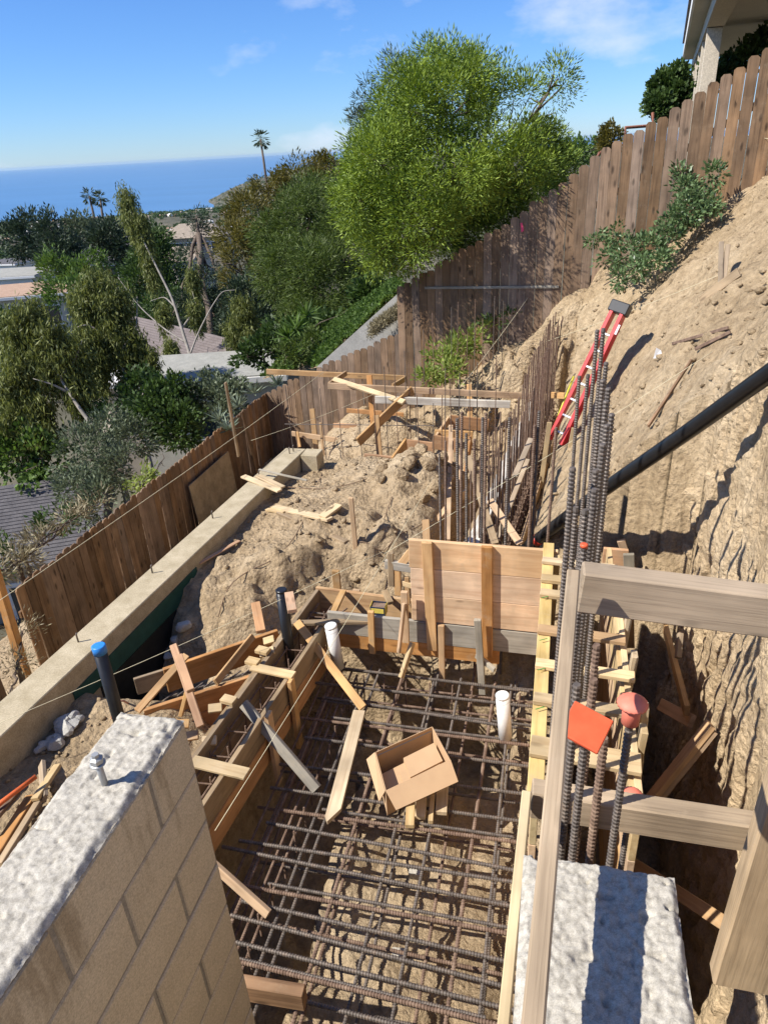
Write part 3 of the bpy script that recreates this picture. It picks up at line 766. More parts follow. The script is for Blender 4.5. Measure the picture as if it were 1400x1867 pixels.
def seg(parent, a, b, w, t, m, nm='board', up=(0, 0, 1)):
    return board(nm, a, b, w, t, m, parent, up=up)
# spreaders laid across
for (a, b, w) in [((350, 1388), (451, 1412), .10), ((459, 1216), (536, 1232), .09)]:
    seg(bf, atz(*a, FORM_Z + .02), atz(*b, FORM_Z + .02), w, .022, 'pale', 'spreader', up=(0, 1, 0))
for (px, py) in [(480, 1185), (418, 1275), (462, 1205)]:
    p = atz(px, py, FORM_Z + .03); seg(bf, p + Vector((-.06, 0, 0)), p + Vector((.06, -.02, 0)), .08, .035, 'pale', 'block', up=(0, 1, 0))
seg(bf, atz(512, 1137, FORM_Z + .03), atz(729, 1131, FORM_Z + .03), .06, .03, 'tan', 'spreader', up=(0, 1, 0))
seg(bf, atz(626, 1078, FORM_Z + .03), atz(607, 1118, FORM_Z + .03), .06, .03, 'fir', 'spreader', up=(1, 0, 0))
# stakes on the pit side
for (px, py0) in [(523, 1240), (487, 1303), (585, 1130)]:
    p = atz(px, py0, FORM_Z + .01); x_ = xi(p.y) + .032
    board('stake', (x_ + .01, p.y - .02, -3.2), (x_, p.y, FORM_Z + .02), .085, .035, 'fir', bf, up=(0, 1, 0))
# raking braces into the pit
seg(bf, atz(541, 1134, FORM_Z + .05), atz(662, 1291, MAT_Z + .03), .075, .03, 'fir', 'brace', up=(1, 0, 0))
seg(bf, atz(444, 1283, FORM_Z + .06), atz(578, 1440, MAT_Z + .03), .085, .035, 'grey', 'brace', up=(1, 0, 0.4))
seg(bf, atz(365, 1556, -2.7), atz(490, 1668, MAT_Z + .02), .06, .035, 'fir', 'brace', up=(1, 0, 0.4))
# bars inside the beam form
for dx, z in [(.07, -2.6), (.20, -2.62), (.07, -2.85), (.20, -2.87), (.13, -2.75)]:
    bar('bar', (xo(2.0) + dx, 2.0, z), (xo(5.5) + dx, 5.5, z + .01), .016, 'rust', bf)
for i in range(12):
    y = 2.4 + i * .26; x_ = xo(y)
    bar('stirrup', (x_ + .06, y, -2.98), (x_ + .07, y + .02, -2.56), .0127, 'rust', bf)
    bar('stirrup', (x_ + .21, y + .02, -2.98), (x_ + .21, y + .04, -2.50 - .04 * (i % 2)), .0127, 'rust', bf)
    bar('stirrup', (x_ + .06, y + .02, -2.60), (x_ + .22, y + .03, -2.60), .0127, 'rust', bf)
# --- far cross beam form
cf = thing('beam_form', 'short cross beam form joining the pink panel and the left beam form', 'formwork', (-1.6, 5.4, FLOOR_Z))
hang((xo(5.6), 5.6, FORM_Z + .02), (PX0 + .03, 5.545, FORM_Z), .235, .038, 'fir', cf)
hang((xo(5.6), 5.6, FORM_Z - .22), (PX0 + .03, 5.545, FORM_Z - .24), .235, .038, 'orange_fir', cf)
for (px, py, py2) in [(612, 1040, 1080), (650, 1075, 1092), (687, 1092, 1104)]:
    a = aty(px, py, 5.66); board('stake', (a.x, a.y, a.z), (a.x, a.y, -3.1), .075, .035, 'fir', cf, up=(1, 0, 0))
for x in (-2.0, -1.7, -1.4): bar('bar', (x, 5.2, -2.62), (x + .15, 5.5, -2.62), .016, 'rust', cf)
for z in (-2.6, -2.66, -2.8): bar('bar', (-2.25, 5.35, z), (-1.15, 5.33, z), .016, 'steel', cf)
seg(cf, atz(701, 1078, FORM_Z + .02), atz(712, 1100, FORM_Z + .02), .06, .035, 'tan', 'block', up=(1, 0, 0))
# --- angled footing form going left
ag = thing('footing_form', 'angled timber footing form left of the long beam form', 'formwork', (-2.8, 4.4, FLOOR_Z))
zc = -2.62
A0, A1 = atz(507, 1150, zc), atz(298, 1222, zc); B0, B1 = atz(452, 1236, zc), atz(262, 1297, zc)
A0 = A0 + (A0 - A1) * .0; B0 = B0 + (B0 - B1) * .02
hang(A0, A1, .26, .038, 'orange_fir', ag, side=-1)
hang(A0 + Vector((0, .03, -.06)), A1 + Vector((-.25, -.1, -.06)), .18, .03, 'tan', ag, side=-1)
hang(B0, B1, .20, .038, 'orange_fir', ag, side=-1); hang(B0 + Vector((0, 0, -.205)), B1 + Vector((0, 0, -.205)), .20, .04, 'orange_fir', ag, side=-1)
for (a, za, b, zb_, w, m) in [((461, 1160), -2.55, (393, 1245), -2.58, .06, 'fir'), ((340, 1195), -2.5, (250, 1297), -2.62, .06, 'fir'), ((343, 1252), -2.45, (330, 1305), -2.7, .05, 'fir')]:
    seg(ag, atz(*a, za), atz(*b, zb_), w, .03, m, 'brace', up=(0, 1, .3))
for (a, b, d) in [((316, 1176), (366, 1325), 5.35), ((326, 1196), (348, 1260), 5.25), ((466, 1100), (476, 1152), 5.75), ((527, 1082), (533, 1115), 5.95)]:
    p = atd(*a, d); q = atd(*b, d - .25)
    board('stake', q, p, .055 if d < 5.5 else .075, .035, 'orange_fir', ag, up=(1, .3, 0))
for i in range(4):
    o = Vector((0, .06 * i + .12, -.10 - .05 * (i % 2)))
    bar('bar', B0 + o, B1 + o + Vector((.05, .06, 0)), .016, 'steel', ag)
for i in range(8):
    p = B0.lerp(B1, i / 8) + Vector((0, .1, -.02)); bar('stirrup', p, p + Vector((.02, .18, -.05)), .0127, 'steel', ag)
for (px, py, z, l) in [(345, 1320, -2.62, .12), (362, 1340, -2.6, .10), (500, 1165, -2.52, .09), (500, 1185, -2.5, .12), (405, 1290, -2.55, .1), (395, 1350, -2.55, .1)]:
    p = atz(px, py, z); seg(ag, p, p + Vector((-l, -l * .4, random.uniform(-.03, .03))), .07, .035, 'pale' if px > 380 else 'fir', 'block', up=(0, 1, .5))
# --- right wall form
rf = thing('wall_form', 'narrow yellow timber wall form with spreaders right of the pit', 'formwork', (.3, 3.9, FLOOR_Z))
RZ = -1.60
for i in range(6):
    hang((.055, 5.30, RZ - .02 - i * .24), (.05, 2.55, RZ - .02 - i * .24), .236, .038, 'yellow' if i == 0 else 'fir', rf, side=-1)
    hang((.50, 5.30, RZ - .02 - i * .24), (.50, 2.55, RZ - .02 - i * .24), .236, .038, 'pale' if i == 0 else 'fir', rf, side=1)
board('waler', (.035, 5.2, RZ + .025), (.03, 2.6, RZ + .025), .038, .085, 'yellow', rf)
board('waler', (.545, 5.0, RZ - .04), (.545, 2.7, RZ - .04), .085, .038, 'pale', rf)
board('corner_stud', aty(1016, 1014, PANEL_Y - .04), aty(1004, 1150, PANEL_Y - .04), .05, .045, 'yellow', rf, up=(1, 0, 0))
board('stud', aty(985, 1258, 3.9), aty(977, 1420, 3.75), .06, .035, 'orange_fir', rf, up=(1, 0, 0))
for (y, x1, m, w) in [(4.62, .50, 'pale', .085), (4.42, .40, 'pale', .085), (3.98, .52, 'fir', .085), (3.62, .55, 'pale', .08), (3.30, .54, 'pale', .085), (2.92, .53, 'pale', .14), (4.88, .5, 'pale', .07)]:
    seg(rf, (-.01, y, RZ + .065), (x1 + .03, y - .03, RZ + .06), w, .03, m, 'spreader', up=(0, 1, 0))
for y in (4.75, 4.2, 3.75, 3.1):
    seg(rf, (.57, y, RZ - .3), (.59, y + .02, RZ + .1), .085, .038, 'pale', 'stud', up=(0, 1, 0))
seg(rf, (.62, 3.35, RZ + .06), (.66, 3.42, RZ - .85), .06, .04, 'pale', 'stud', up=(0, 1, 0))
# green crayon marks on the yellow waler
M['green'] = plain('green_crayon', (0.03, 0.25, 0.04), rough=0.8)
for y in (3.85, 3.55, 3.2, 4.35):
    seg(rf, (.005, y, RZ + .0695), (.055, y + .03, RZ + .0695), .006, .002, 'green', 'crayon_mark', up=(0, 1, 0))

# ================================================================== STARTER BARS
def vbar(px, py, d, dia, zb, lab, grp, m='steel', lean=(0, 0), nm='starter_bar'):
    p = atd(px, py, d)
    o = bar(nm, (p.x + lean[0], p.y + lean[1], zb), p, dia, m)
    return tag(o, lab, 'rebar', grp)
g1 = 'starter bars in the right wall form'
right_bars = [(1089, 601, 4.6), (1100, 598, 4.4), (1105, 660, 4.1), (1099, 692, 3.9), (1109, 707, 3.8), (1105, 730, 3.6), (1115, 754, 3.55), (1106, 774, 3.4), (1099, 809, 3.3),
              (1086, 856, 3.25), (1084, 891, 3.1), (1067, 929, 3.2), (1050, 924, 3.5), (1044, 852, 3.2), (1072, 682, 4.9), (1056, 685, 5.1)]
RANK = ['highest', 'second highest', 'third highest', 'fourth highest', 'fifth highest', 'sixth highest', 'seventh highest', 'eighth highest', 'ninth highest', 'tenth highest', 'eleventh highest', 'twelfth highest', 'thirteenth highest', 'third lowest', 'second lowest', 'lowest']
for k, (px, py, d) in enumerate(sorted(right_bars, key=lambda q: q[1])):
    vbar(px, py, d, .0286 if d < 4 else .0254, FLOOR_Z, RANK[k] + ' reaching ribbed dark bar in the narrow yellow wall form', g1, lean=(random.uniform(-.02, .02), random.uniform(-.02, .02)))
for k, (px, py, d, m) in enumerate([(1052, 1248, 2.45, 'steel'), (1083, 1238, 2.6, 'rust'), (1088, 1175, 2.75, 'rust'), (1102, 1345, 2.5, 'rust')]):
    vbar(px, py, d, .0286, -1.6, ['leftmost', 'second from left', 'tallest', 'rightmost and lowest'][k] + ' short ribbed steel bar stub with cut top beyond the grey wall end', 'cut bar stubs beyond the grey wall', m)
M['orange'] = noisy('orange_plastic', (0.62, 0.085, 0.03), (0.78, 0.13, 0.05), scale=12, rough=0.45, bump=0.1, dist=0.002, spec=0.4)
M['salmon'] = noisy('faded_orange_plastic', (0.68, 0.16, 0.10), (0.82, 0.25, 0.17), scale=14, rough=0.6, bump=0.1, dist=0.002, spec=0.3)
pt = vbar(1065, 993, 3.0, .0286, FLOOR_Z, 'ribbed steel bar with orange painted top among the tall bars', None)
p = atd(1065, 993, 3.0); tp = obj('painted_top', lathe('painted_top', [(.0165, -.012), (.0165, .003), (.010, .004)], M['orange'], 10), pt); tp.matrix_parent_inverse = pt.matrix_basis.inverted(); tp.location = p
g2 = 'starter bars behind the pink panel'
for k, (px, py) in enumerate(sorted([(801, 826), (812, 804), (833, 763), (842, 751), (880, 761), (886, 753), (929, 761), (975, 775), (983, 749), (1014, 779), (865, 800), (850, 790)])):
    y = 5.5 + random.uniform(-.08, .25); p = aty(px, py, y)
    o = bar('starter_bar', (p.x + random.uniform(-.03, .03), y, FLOOR_Z), p, .0235 if px > 820 else .019, 'rust' if k % 2 else 'steel'); tag(o, ['leftmost', 'second', 'third', 'fourth', 'fifth', 'sixth', 'seventh', 'eighth', 'ninth', 'tenth', 'eleventh', 'rightmost'][k] + ' ribbed bar from the left in the row behind the pink panel', 'rebar', g2)
# caps
def cap_bar(px, py, d, kind, label, m, zb=-2.2):
    p = atd(px, py, d)
    o = tag(bar('starter_bar', (p.x, p.y, zb), p + Vector((0, 0, -.01)), .0222, 'steel'), label.replace('cap', 'capped bar') if False else 'ribbed steel bar under the ' + label, 'rebar')
    if kind == 'square':
        t = thing('bar_protector', label, 'safety cap', p)
        b = board('plate', p + Vector((-.058, 0, 0)), p + Vector((.058, 0, 0)), .112, .014, m, t, up=(0, 1, 0), bev=.004)
        t.rotation_euler = (0.30, 0.20, -0.36)
        obj('sleeve', lathe('sleeve', [(.020, -.085), (.023, -.084), (.030, -.002)], M[m] if isinstance(m, str) else m, 16), t)
    else:
        t = thing('bar_protector', label, 'safety cap', p)
        n = 40; V = []; F = []
        prof = [(.0, .024), (.014, .023), (.026, .019), (.036, .0125), (.0445, .005), (.0445, -.002)]
        me = lathe('mushroom_head', [(max(r, .001), z) for r, z in prof][::-1], M[m], n)
        for v in me.vertices:
            if abs(math.hypot(v.co.x, v.co.y) - .0445) < .001:
                k = round(math.atan2(v.co.y, v.co.x) / (2 * math.pi) * n)
                if k % 2: v.co.x *= 0.94; v.co.y *= 0.94
        obj('head', me, t)
        obj('sleeve', lathe('sleeve', [(.021, -.072), (.0255, -.070), (.0265, -.02), (.026, .002)], M[m], 18), t)
    return t
cap_bar(1068, 1326, 1.98, 'square', 'square orange plastic safety cap tilted on a bar', 'orange')
cap_bar(1153, 1284, 2.05, 'mushroom', 'upper faded orange mushroom safety cap on a bar', 'salmon')
cap_bar(1152, 1452, 2.75, 'mushroom', 'lower orange mushroom safety cap behind the bottom rail', 'salmon')

# ================================================================== GUARD FRAME IN THE FOREGROUND
gf = thing('guard_frame', 'weathered timber guard frame with two thick rails in right foreground', 'guard rail', (.4, 1.9, -1.4))
u0 = atd(1058, 1056, 2.06); u1 = atd(1400, 1100, 1.98); u1 = u0 + (u1 - u0) * 1.5
board('top_rail', u0 + Vector((0, .03, -.045)), u1 + Vector((0, .03, -.045)), .138, .078, 'rail', gf, bev=.006)
l0 = atd(968, 1448, 2.74); l1 = atd(1356, 1508, 2.62)
board('bottom_rail', l0 + Vector((0, .03, -.055)), l1 + Vector((.25, .03, -.055)), .138, .084, 'rail', gf, bev=.006)
s0 = atd(1046, 1038, 1.98); s1 = atd(972, 1867, 1.08); s1 = s0 + (s1 - s0) * 1.25
board('side_rail', s0 + Vector((0, 0, -.04)), s1 + Vector((0, 0, -.04)), .089, .036, 'rail', gf, bev=.004)
q0 = atd(963, 1440, 2.70); q1 = atd(921, 1867, 2.1); q1 = q0 + (q1 - q0) * 1.2
board('side_rail', q0 + Vector((-.005, 0, -.04)), q1 + Vector((-.005, 0, -.04)), .089, .036, 'yellow', gf, bev=.004)
pp = atd(1392, 1500, 2.35)
board('post', (pp.x + .05, pp.y - .04, -1.46), (pp.x + .07, pp.y - .04, .22), .20, .085, 'rail', gf, up=(1, 0, 0), bev=.008)

# ================================================================== TRENCH BRACES ON THE RIGHT
for i, (dz, dx) in enumerate([(0, 0), (.042, .02), (.084, .0)]):
    a = atx(1178, 1480, .78) + Vector((dx, 0, dz)); b = atx(1292, 1338, 1.12) + Vector((dx, .0, dz))
    tag(board('lumber', a, b, .089, .038, 'fir', up=(0, 1, 0)), ['bottom', 'middle', 'top'][i] + ' board of the three stacked boards leaning up the trench side', 'lumber', 'boards leaning in the dark trench')
for (a, xa, b, xb, w, m, l) in [((1213, 1146), 1.12, (1252, 1296), 1.1, .089, 'fir', 'brown post standing in the dark trench against the cut bank'),
                            ((1205, 1285), 1.0, (1262, 1316), 1.15, .10, 'fir', 'short brown board wedged across the dark trench'),
                            ((1240, 1155), 1.1, (1236, 1200), 1.08, .05, 'tan', 'thin stick in the shaded far end of the trench'),
                            ((1130, 1560), .62, (1330, 1690), 1.1, .08, 'fir', 'brown brace crossing the dark trench under the bottom rail')]:
    tag(board('lumber', atx(*a, xa), atx(*b, xb), w, .04, m, up=(0, 1, .2)), l, 'lumber')
for (a, b, y, w, m, l) in [((1098, 1018), (1143, 1022), 5.7, .22, 'orange_fir', 'brown board end at the trench far end below the pipe'), ((1146, 1010), (1148, 1075), 5.6, .09, 'grey', 'grey upright board beside the brown board at the trench far end'),
                     ((1145, 1100), (1147, 1180), 5.4, .09, 'tan', 'tan upright plank below the top rail in the trench'), ((1132, 985), (1140, 1010), 5.8, .07, 'fir', 'small fir stick poking up behind the brown board end')]:
    tag(board('lumber', aty(*a, y), aty(*b, y), w, .038, m, up=(0, 0, 1) if b[0] - a[0] > 20 else (1, 0, 0)), l, 'lumber')

# ================================================================== PIPES
M['pvc'] = plain('white_pvc', (0.74, 0.73, 0.70), rough=0.35, var=0.06)
M['abs'] = plain('black_abs', (0.012, 0.012, 0.013), rough=0.32, var=0.2)
M['blue'] = plain('blue_tape', (0.03, 0.22, 0.62), rough=0.4, var=0.15)
def pipe_thing(name, label, top, bot, r, m, rim=True, capm=None):
    t = thing(name, label, 'pipe', bot)
    tube('barrel', [bot, top], r, m, t, 20)
    ax = (Vector(top) - Vector(bot)).normalized(); top = Vector(top)
    if capm:
        tube('end_cap', [top - ax * .05, top + ax * .012, top + ax * .016], r * 1.07, capm, t, 20, radii=[r * 1.07, r * 1.07, r * .9])
    elif rim:
        tube('end_cap', [top - ax * .012, top + ax * .002, top + ax * .010], r, m, t, 20, radii=[r * 1.04, r * 1.04, r * .85])
        tube('coupling_ring', [top - ax * .05, top - ax * .046], r * 1.035, m, t, 20)
    return t
b = atz(922, 1358, MAT_Z - .08); a = aty(916, 1268, b.y); pipe_thing('drain_pipe', 'white capped plastic pipe standing among the mat bars right of the box', a, b, .054, 'pvc')
b = atz(617, 1217, MAT_Z + .08); a = aty(603, 1141, b.y); pipe_thing('drain_pipe', 'white plastic pipe tied beside the left beam form corner', a, b, .055, 'pvc')
a = atd(180, 1180, 5.0); pipe_thing('drain_pipe', 'black plastic pipe with bright blue taped end by the stem wall', a, a + Vector((.03, -.05, -3.4 - a.z)), .046, 'abs', capm='blue')
a = atd(513, 1076, 6.2); pipe_thing('drain_pipe', 'black plastic pipe stub with black cap behind the angled footing form', a, a + Vector((.0, -.02, -3.3 - a.z)), .050, 'abs')
_p0, _p1 = atd(1560, 570, 3.5), atd(1400, 682, 4.2)
pts = [_p0 + (_p0 - _p1).normalized() * 3.2, atd(1560, 570, 3.5), atd(1400, 682, 4.2), atd(1250, 790, 5.0), atd(1100, 893, 5.85), atd(1000, 968, 6.6), atd(950, 1008, 6.95)]
pts = [Vector(p) for p in pts]
fine = []
for i in range(len(pts) - 1):
    for k in range(6): fine.append(pts[i].lerp(pts[i + 1], k / 6))
fine.append(pts[-1])
for _ in range(3): fine = [fine[0]] + [(fine[i - 1] + fine[i] * 2 + fine[i + 1]) / 4 for i in range(1, len(fine) - 1)] + [fine[-1]]
bp_ = thing('drain_pipe', 'long black plastic drain pipe sloping down the dirt bank', 'pipe', fine[-1])
tube('barrel', fine, .057, 'abs', bp_, 20)
for k in (33,):
    d = (fine[k + 1] - fine[k]).normalized(); tube('coupling_ring', [fine[k], fine[k] + d * .09], .064, 'abs', bp_, 20)
M['redtape'] = plain('red_tape', (0.5, 0.04, 0.02), rough=0.5)
d = (fine[-4] - fine[-5]).normalized(); tube('red_tape', [fine[-5], fine[-5] + d * .05], .0585, 'redtape', bp_, 20)
M['conduit'] = plain('orange_conduit', (0.62, 0.13, 0.03), rough=0.45)
c0, c1 = atz(-60, 1515, -2.58), atz(66, 1416, -2.50)
tag(tube('conduit', [c0, c0.lerp(c1, .5) + Vector((0, 0, .01)), c1], .018, 'conduit', None, 10), 'orange plastic conduit lying at the left picture edge', 'conduit')
M['copper'] = plain('copper_tube', (0.42, 0.20, 0.13), rough=0.5)
a = atz(203, 1335, -2.8); b = atz(205, 1290, -2.6); c = atz(225, 1278, -2.58); d = atz(247, 1290, -2.8)
tag(tube('copper_tube', [a, b, (b + c) / 2 + Vector((0, 0, .03)), c, d], .008, 'copper', None, 8), 'thin bent copper tube rising behind the block wall end', 'tube')

# ================================================================== CARDBOARD BOX ON THE MAT
M['card'] = noisy('cardboard', (0.46, 0.30, 0.17), (0.52, 0.35, 0.20), scale=4, rough=0.85, bump=0.1, dist=0.002)
def slab(name, corners, t, mat, parent):
    bm = bmesh.new(); o0 = org(parent)
    vs = [bm.verts.new(Vector(c) - o0) for c in corners]; f = bm.faces.new(vs); bm.normal_update(); n = f.normal.copy()
    r = bmesh.ops.extrude_face_region(bm, geom=[f])
    for v in [g for g in r['geom'] if isinstance(g, bmesh.types.BMVert)]: v.co -= n * t
    bmesh.ops.recalc_face_normals(bm, faces=bm.faces)
    return obj(name, bm_mesh(name, bm, M[mat] if isinstance(mat, str) else mat), parent)
BZ = MAT_Z + .27
BL, BR, FR, FL = atz(684, 1372, BZ), atz(788, 1325, BZ), atz(821, 1386, BZ), atz(703, 1443, BZ)
bx = thing('cardboard_box', 'open brown cardboard box lying on the reinforcing mat', 'box', ((BL + FR) / 2).to_tuple()[:2] + (MAT_Z + .015,))
dn = Vector((0, 0, -.25))
ctr = (BL + BR + FR + FL) / 4
for nm, p, q in [('back_wall', BL, BR), ('right_wall', BR, FR), ('front_wall', FR, FL), ('left_wall', FL, BL)]:
    slab(nm, [p, q, q + dn, p + dn], .005, 'card', bx)
slab('bottom', [BL + dn, BR + dn, FR + dn, FL + dn], .005, 'card', bx)
ff1, ff0 = atz(835, 1426, BZ - .06), atz(722, 1478, BZ - .06)
slab('front_flap', [FL + Vector((0, 0, .002)), FR + Vector((0, 0, .002)), ff1, ff0], .005, 'card', bx)
lf0, lf1 = atz(692, 1462, BZ - .16), atz(669, 1385, BZ - .05)
slab('left_flap', [BL, FL, lf0, lf1], .005, 'card', bx)
for k, (u0, v0, u1, v1, dz) in enumerate([(.05, .3, .5, .8, -.17), (.42, .25, .95, .75, -.13), (.3, .5, .9, .95, -.15)]):
    def uv(u, v, z): return BL.lerp(BR, u).lerp(FL.lerp(FR, u), v) + Vector((0, 0, z))
    slab('inner_carton', [uv(u0, v0, dz), uv(u1, v0, dz + .01), uv(u1, v1, dz), uv(u0, v1, dz - .01)], .05, 'card', bx)
M['tape'] = plain('packing_tape', (0.50, 0.37, 0.22), rough=0.35)
m0 = FL.lerp(FR, .50); m1 = FL.lerp(FR, .58); m2 = ff0.lerp(ff1, .58); m3 = ff0.lerp(ff1, .50); e = Vector((0, -.001, .004))
slab('packing_tape', [m0 + e, m1 + e, m2 + e, m3 + e], .001, 'tape', bx)
M['pen'] = plain('blue_print', (0.22, 0.27, 0.36), rough=0.7)
ins = (FL - BL).normalized() * .0065
slab('printed_line', [BL.lerp(BR, .03) + Vector((0, 0, -.03)) + ins, BL.lerp(BR, .97) + Vector((0, 0, -.03)) + ins, BL.lerp(BR, .97) + Vector((0, 0, -.04)) + ins, BL.lerp(BR, .03) + Vector((0, 0, -.04)) + ins], .001, 'pen', bx)
# lumber under and beside it
for (a, b, w, l) in [((747, 1508), (750, 1440), .065, 'leftmost short pale offcut poking out under the cardboard box'), ((766, 1492), (770, 1430), .075, 'second short pale offcut poking out under the cardboard box'),
                  ((785, 1500), (790, 1425), .035, 'thin pale offcut on edge under the cardboard box'), ((804, 1484), (808, 1415), .085, 'rightmost pale offcut poking out under the cardboard box')]:
    tag(board('offcut', atz(*a, MAT_Z + .035), atz(*b, MAT_Z + .033), w, .038, 'pale', up=(1, 0, 0)), l, 'offcut', 'offcuts under the box')
def stake_mesh(L, w, t, mat, tip=.12):
    bm = bmesh.new(); prof = [(-L / 2, -w / 2), (L / 2 - tip, -w / 2), (L / 2, w * .25), (L / 2 - tip * .35, w / 2), (-L / 2, w / 2)]
    a = [bm.verts.new((x, -t / 2, z)) for x, z in prof]; b = [bm.verts.new((x, t / 2, z)) for x, z in prof]; n = len(prof)
    bm.faces.new(a); bm.faces.new(b[::-1])
    for i in range(n): bm.faces.new((a[i], b[i], b[(i + 1) % n], a[(i + 1) % n]))
    bmesh.ops.recalc_face_normals(bm, faces=bm.faces)
    return bm_mesh('pointed_stake', bm, M[mat])
a, b = atz(655, 1298, MAT_Z + .05), atz(603, 1502, MAT_Z + .05)
x = (b - a).normalized(); z = x.cross(Vector((0, 0, 1))); y = z.cross(x)
o = obj('pointed_stake', stake_mesh((b - a).length, .10, .035, 'pale')); mt = Matrix((x, y, z)).transposed().to_4x4(); mt.translation = (a + b) / 2; o.matrix_basis = mt
tag(o, 'long pale pointed stake lying flat on the mat left of the box', 'stake')
a, b = atz(440, 1788, -2.75), atz(556, 1820, -2.75)
tag(board('timber_block', a + Vector((-.3, -.05, 0)), b, .14, .07, 'fence_dark'), 'dark timber end jutting from under the block wall at the bottom', 'timber')  # brown timber, dark wood chosen to carry the wall's shade in its colour
# nail box on the cross form
nb = atz(691, 1118, FORM_Z + .02)
M['yellowcard'] = plain('yellow_card', (0.70, 0.55, 0.10), rough=0.6); M['navy'] = plain('navy_print', (0.02, 0.03, 0.06), rough=0.6)
nt = thing('nail_box', 'small yellow and navy open box of nails on the cross form', 'nail box', nb + Vector((0, 0, -.0)))
for nm, p, q, w, m in [('front_side', (-.07, -.05, .05), (.07, -.05, .05), .10, 'navy'), ('back_side', (-.07, .05, .05), (.07, .05, .05), .10, 'navy'), ('left_side', (-.07, -.05, .05), (-.07, .05, .05), .10, 'yellowcard'), ('right_side', (.07, -.05, .05), (.07, .05, .05), .10, 'yellowcard')]:
    board(nm, nb + Vector(p), nb + Vector(q), w, .004, m, nt)
board('front_label', nb + Vector((-.06, -.0535, .06)), nb + Vector((.06, -.0535, .06)), .05, .002, 'yellowcard', nt)
board('nails', nb + Vector((-.065, 0, .06)), nb + Vector((.065, 0, .065)), .09, .05, M['rust'], nt, up=(0, 1, 0))

# ================================================================== FAR WALL: FORM, PLANK AND TIED BARS
def W(y, dx, z): return Vector((float(wall_x(y)) + dx, y, z))
ff = thing('wall_form', 'far timber wall form with cement stained plank on top', 'formwork', (-.5, 8.8, -3.1))
hang(W(6.0, -.02, -2.34), W(11.9, -.02, -2.34), .28, .038, 'tan', ff, side=1)
hang(W(6.0, -.02, -2.63), W(11.9, -.02, -2.63), .28, .038, 'fir', ff, side=1)
board('plank', W(6.1, .06, -2.31), W(11.9, .06, -2.31), .13, .04, 'whiteboard', ff, up=(1, 0, 0))
hang(W(6.3, .46, -2.55), W(11.5, .46, -2.55), .19, .038, 'fir', ff, side=-1)
for (a, b, w, m, up) in [((853, 832), (903, 992), .07, 'tan', (1, 0, 0)), ((893, 912), (948, 992), .07, 'fir', (1, 0, 0)), ((938, 870), (968, 800), .06, 'tan', (1, 0, 0)), ((905, 985), (962, 838), .05, 'tan', (1, 0, 0)), ((800, 945), (812, 930), .07, 'fir', (0, 0, 1))]:
    board('brace', aty(*a, 6.9 if a[1] < 900 else 6.4), aty(*b, 6.0 if b[1] > 900 else 7.5), w, .03, m, ff, up=up)
cg = thing('rebar_cage', 'tall curtain of thin rusty bars tied in the far wall', 'rebar cage', (-.3, 9.0, -3.1))
i = 0; y = 7.6
while y < 11.95:
    zt_ = -1.3 + .2 * sstep(7.6, 9.5, y) + random.uniform(-.04, .05)
    bar('bar', W(y, .22, -3.1), W(y + random.uniform(-.03, .03), .24 + random.uniform(-.015, .015), float(zt_)), .016, 'rust', cg, ribs=False)
    bar('bar', W(y + .06, .36, -3.1), W(y + .06, .37, -2.35), .0135, 'rust', cg, ribs=False)
    bar('bar', W(y + .07, .34, -3.1), W(y + .07, .35 + random.uniform(-.015, .015), float(zt_) - .05 + random.uniform(-.06, .06)), .016, 'rust', cg, ribs=False)
    y += .142; i += 1
y = 6.1
while y < 7.6:
    bar('bar', W(y, .22, -3.1), W(y, .23, -2.2 + random.uniform(-.05, .05)), .0135, 'rust', cg, ribs=False); bar('bar', W(y + .05, .36, -3.1), W(y + .05, .37, -2.35), .0135, 'rust', cg, ribs=False); y += .125
for z in (-3.0, -2.9, -2.78, -2.66, -2.54, -2.42):
    bar('bar', W(6.0, .205, z), W(11.9, .205, z), .0135, 'rust', cg, ribs=False)
    bar('bar', W(6.0, .375, z), W(11.9, .375, z), .0135, 'rust', cg, ribs=False)
for k in range(36):
    y = 6.15 + k * .155; z = [-2.95, -2.72, -2.48][k % 3]
    bar('tie', W(y, .19, z), W(y + .02, .40, z), .0095, 'rust', cg, ribs=False); bar('tie', W(y + .05, .19, z + .12), W(y + .05, .40, z + .12), .0095, 'rust', cg, ribs=False)
for k in range(22):
    y = 6.05 + k * .075; bar('bar', W(y, .10 + .12 * (k % 3), -3.1), W(y, .11 + .12 * (k % 3), -1.35 + random.uniform(-.1, .12)), .016, 'rust', cg, ribs=False)
# thin dowels standing in the rear footings
dow = [(835, 550, 11.6), (852, 608, 11.3), (866, 545, 11.6), (880, 580, 11.4), (902, 540, 11.7), (918, 548, 11.8), (823, 545 + 15, 11.5), (788, 570, 11.2), (772, 600, 11.0), (755, 625, 10.7), (737, 640, 10.6), (745, 660, 10.4),
       (700, 668, 10.2), (717, 640, 10.3), (653, 745, 9.9), (617, 748, 9.8), (583, 708, 9.9), (520, 702, 9.5), (528, 706, 9.6), (790, 735, 9.6), (806, 720, 9.6), (760, 720, 9.7), (680, 720, 9.8), (820, 690, 9.4), (838, 680, 9.4), (856, 665, 9.5), (870, 660, 9.6), (905, 650, 9.5), (812, 670, 9.5)]
ORD = ['first', 'second', 'third', 'fourth', 'fifth', 'sixth', 'seventh', 'eighth', 'ninth', 'tenth', 'eleventh', 'twelfth', 'thirteenth', 'fourteenth', 'fifteenth', 'sixteenth', 'seventeenth', 'eighteenth', 'nineteenth', 'twentieth', 'twenty first', 'twenty second', 'twenty third', 'twenty fourth', 'twenty fifth', 'twenty sixth', 'twenty seventh', 'twenty eighth', 'twenty ninth']
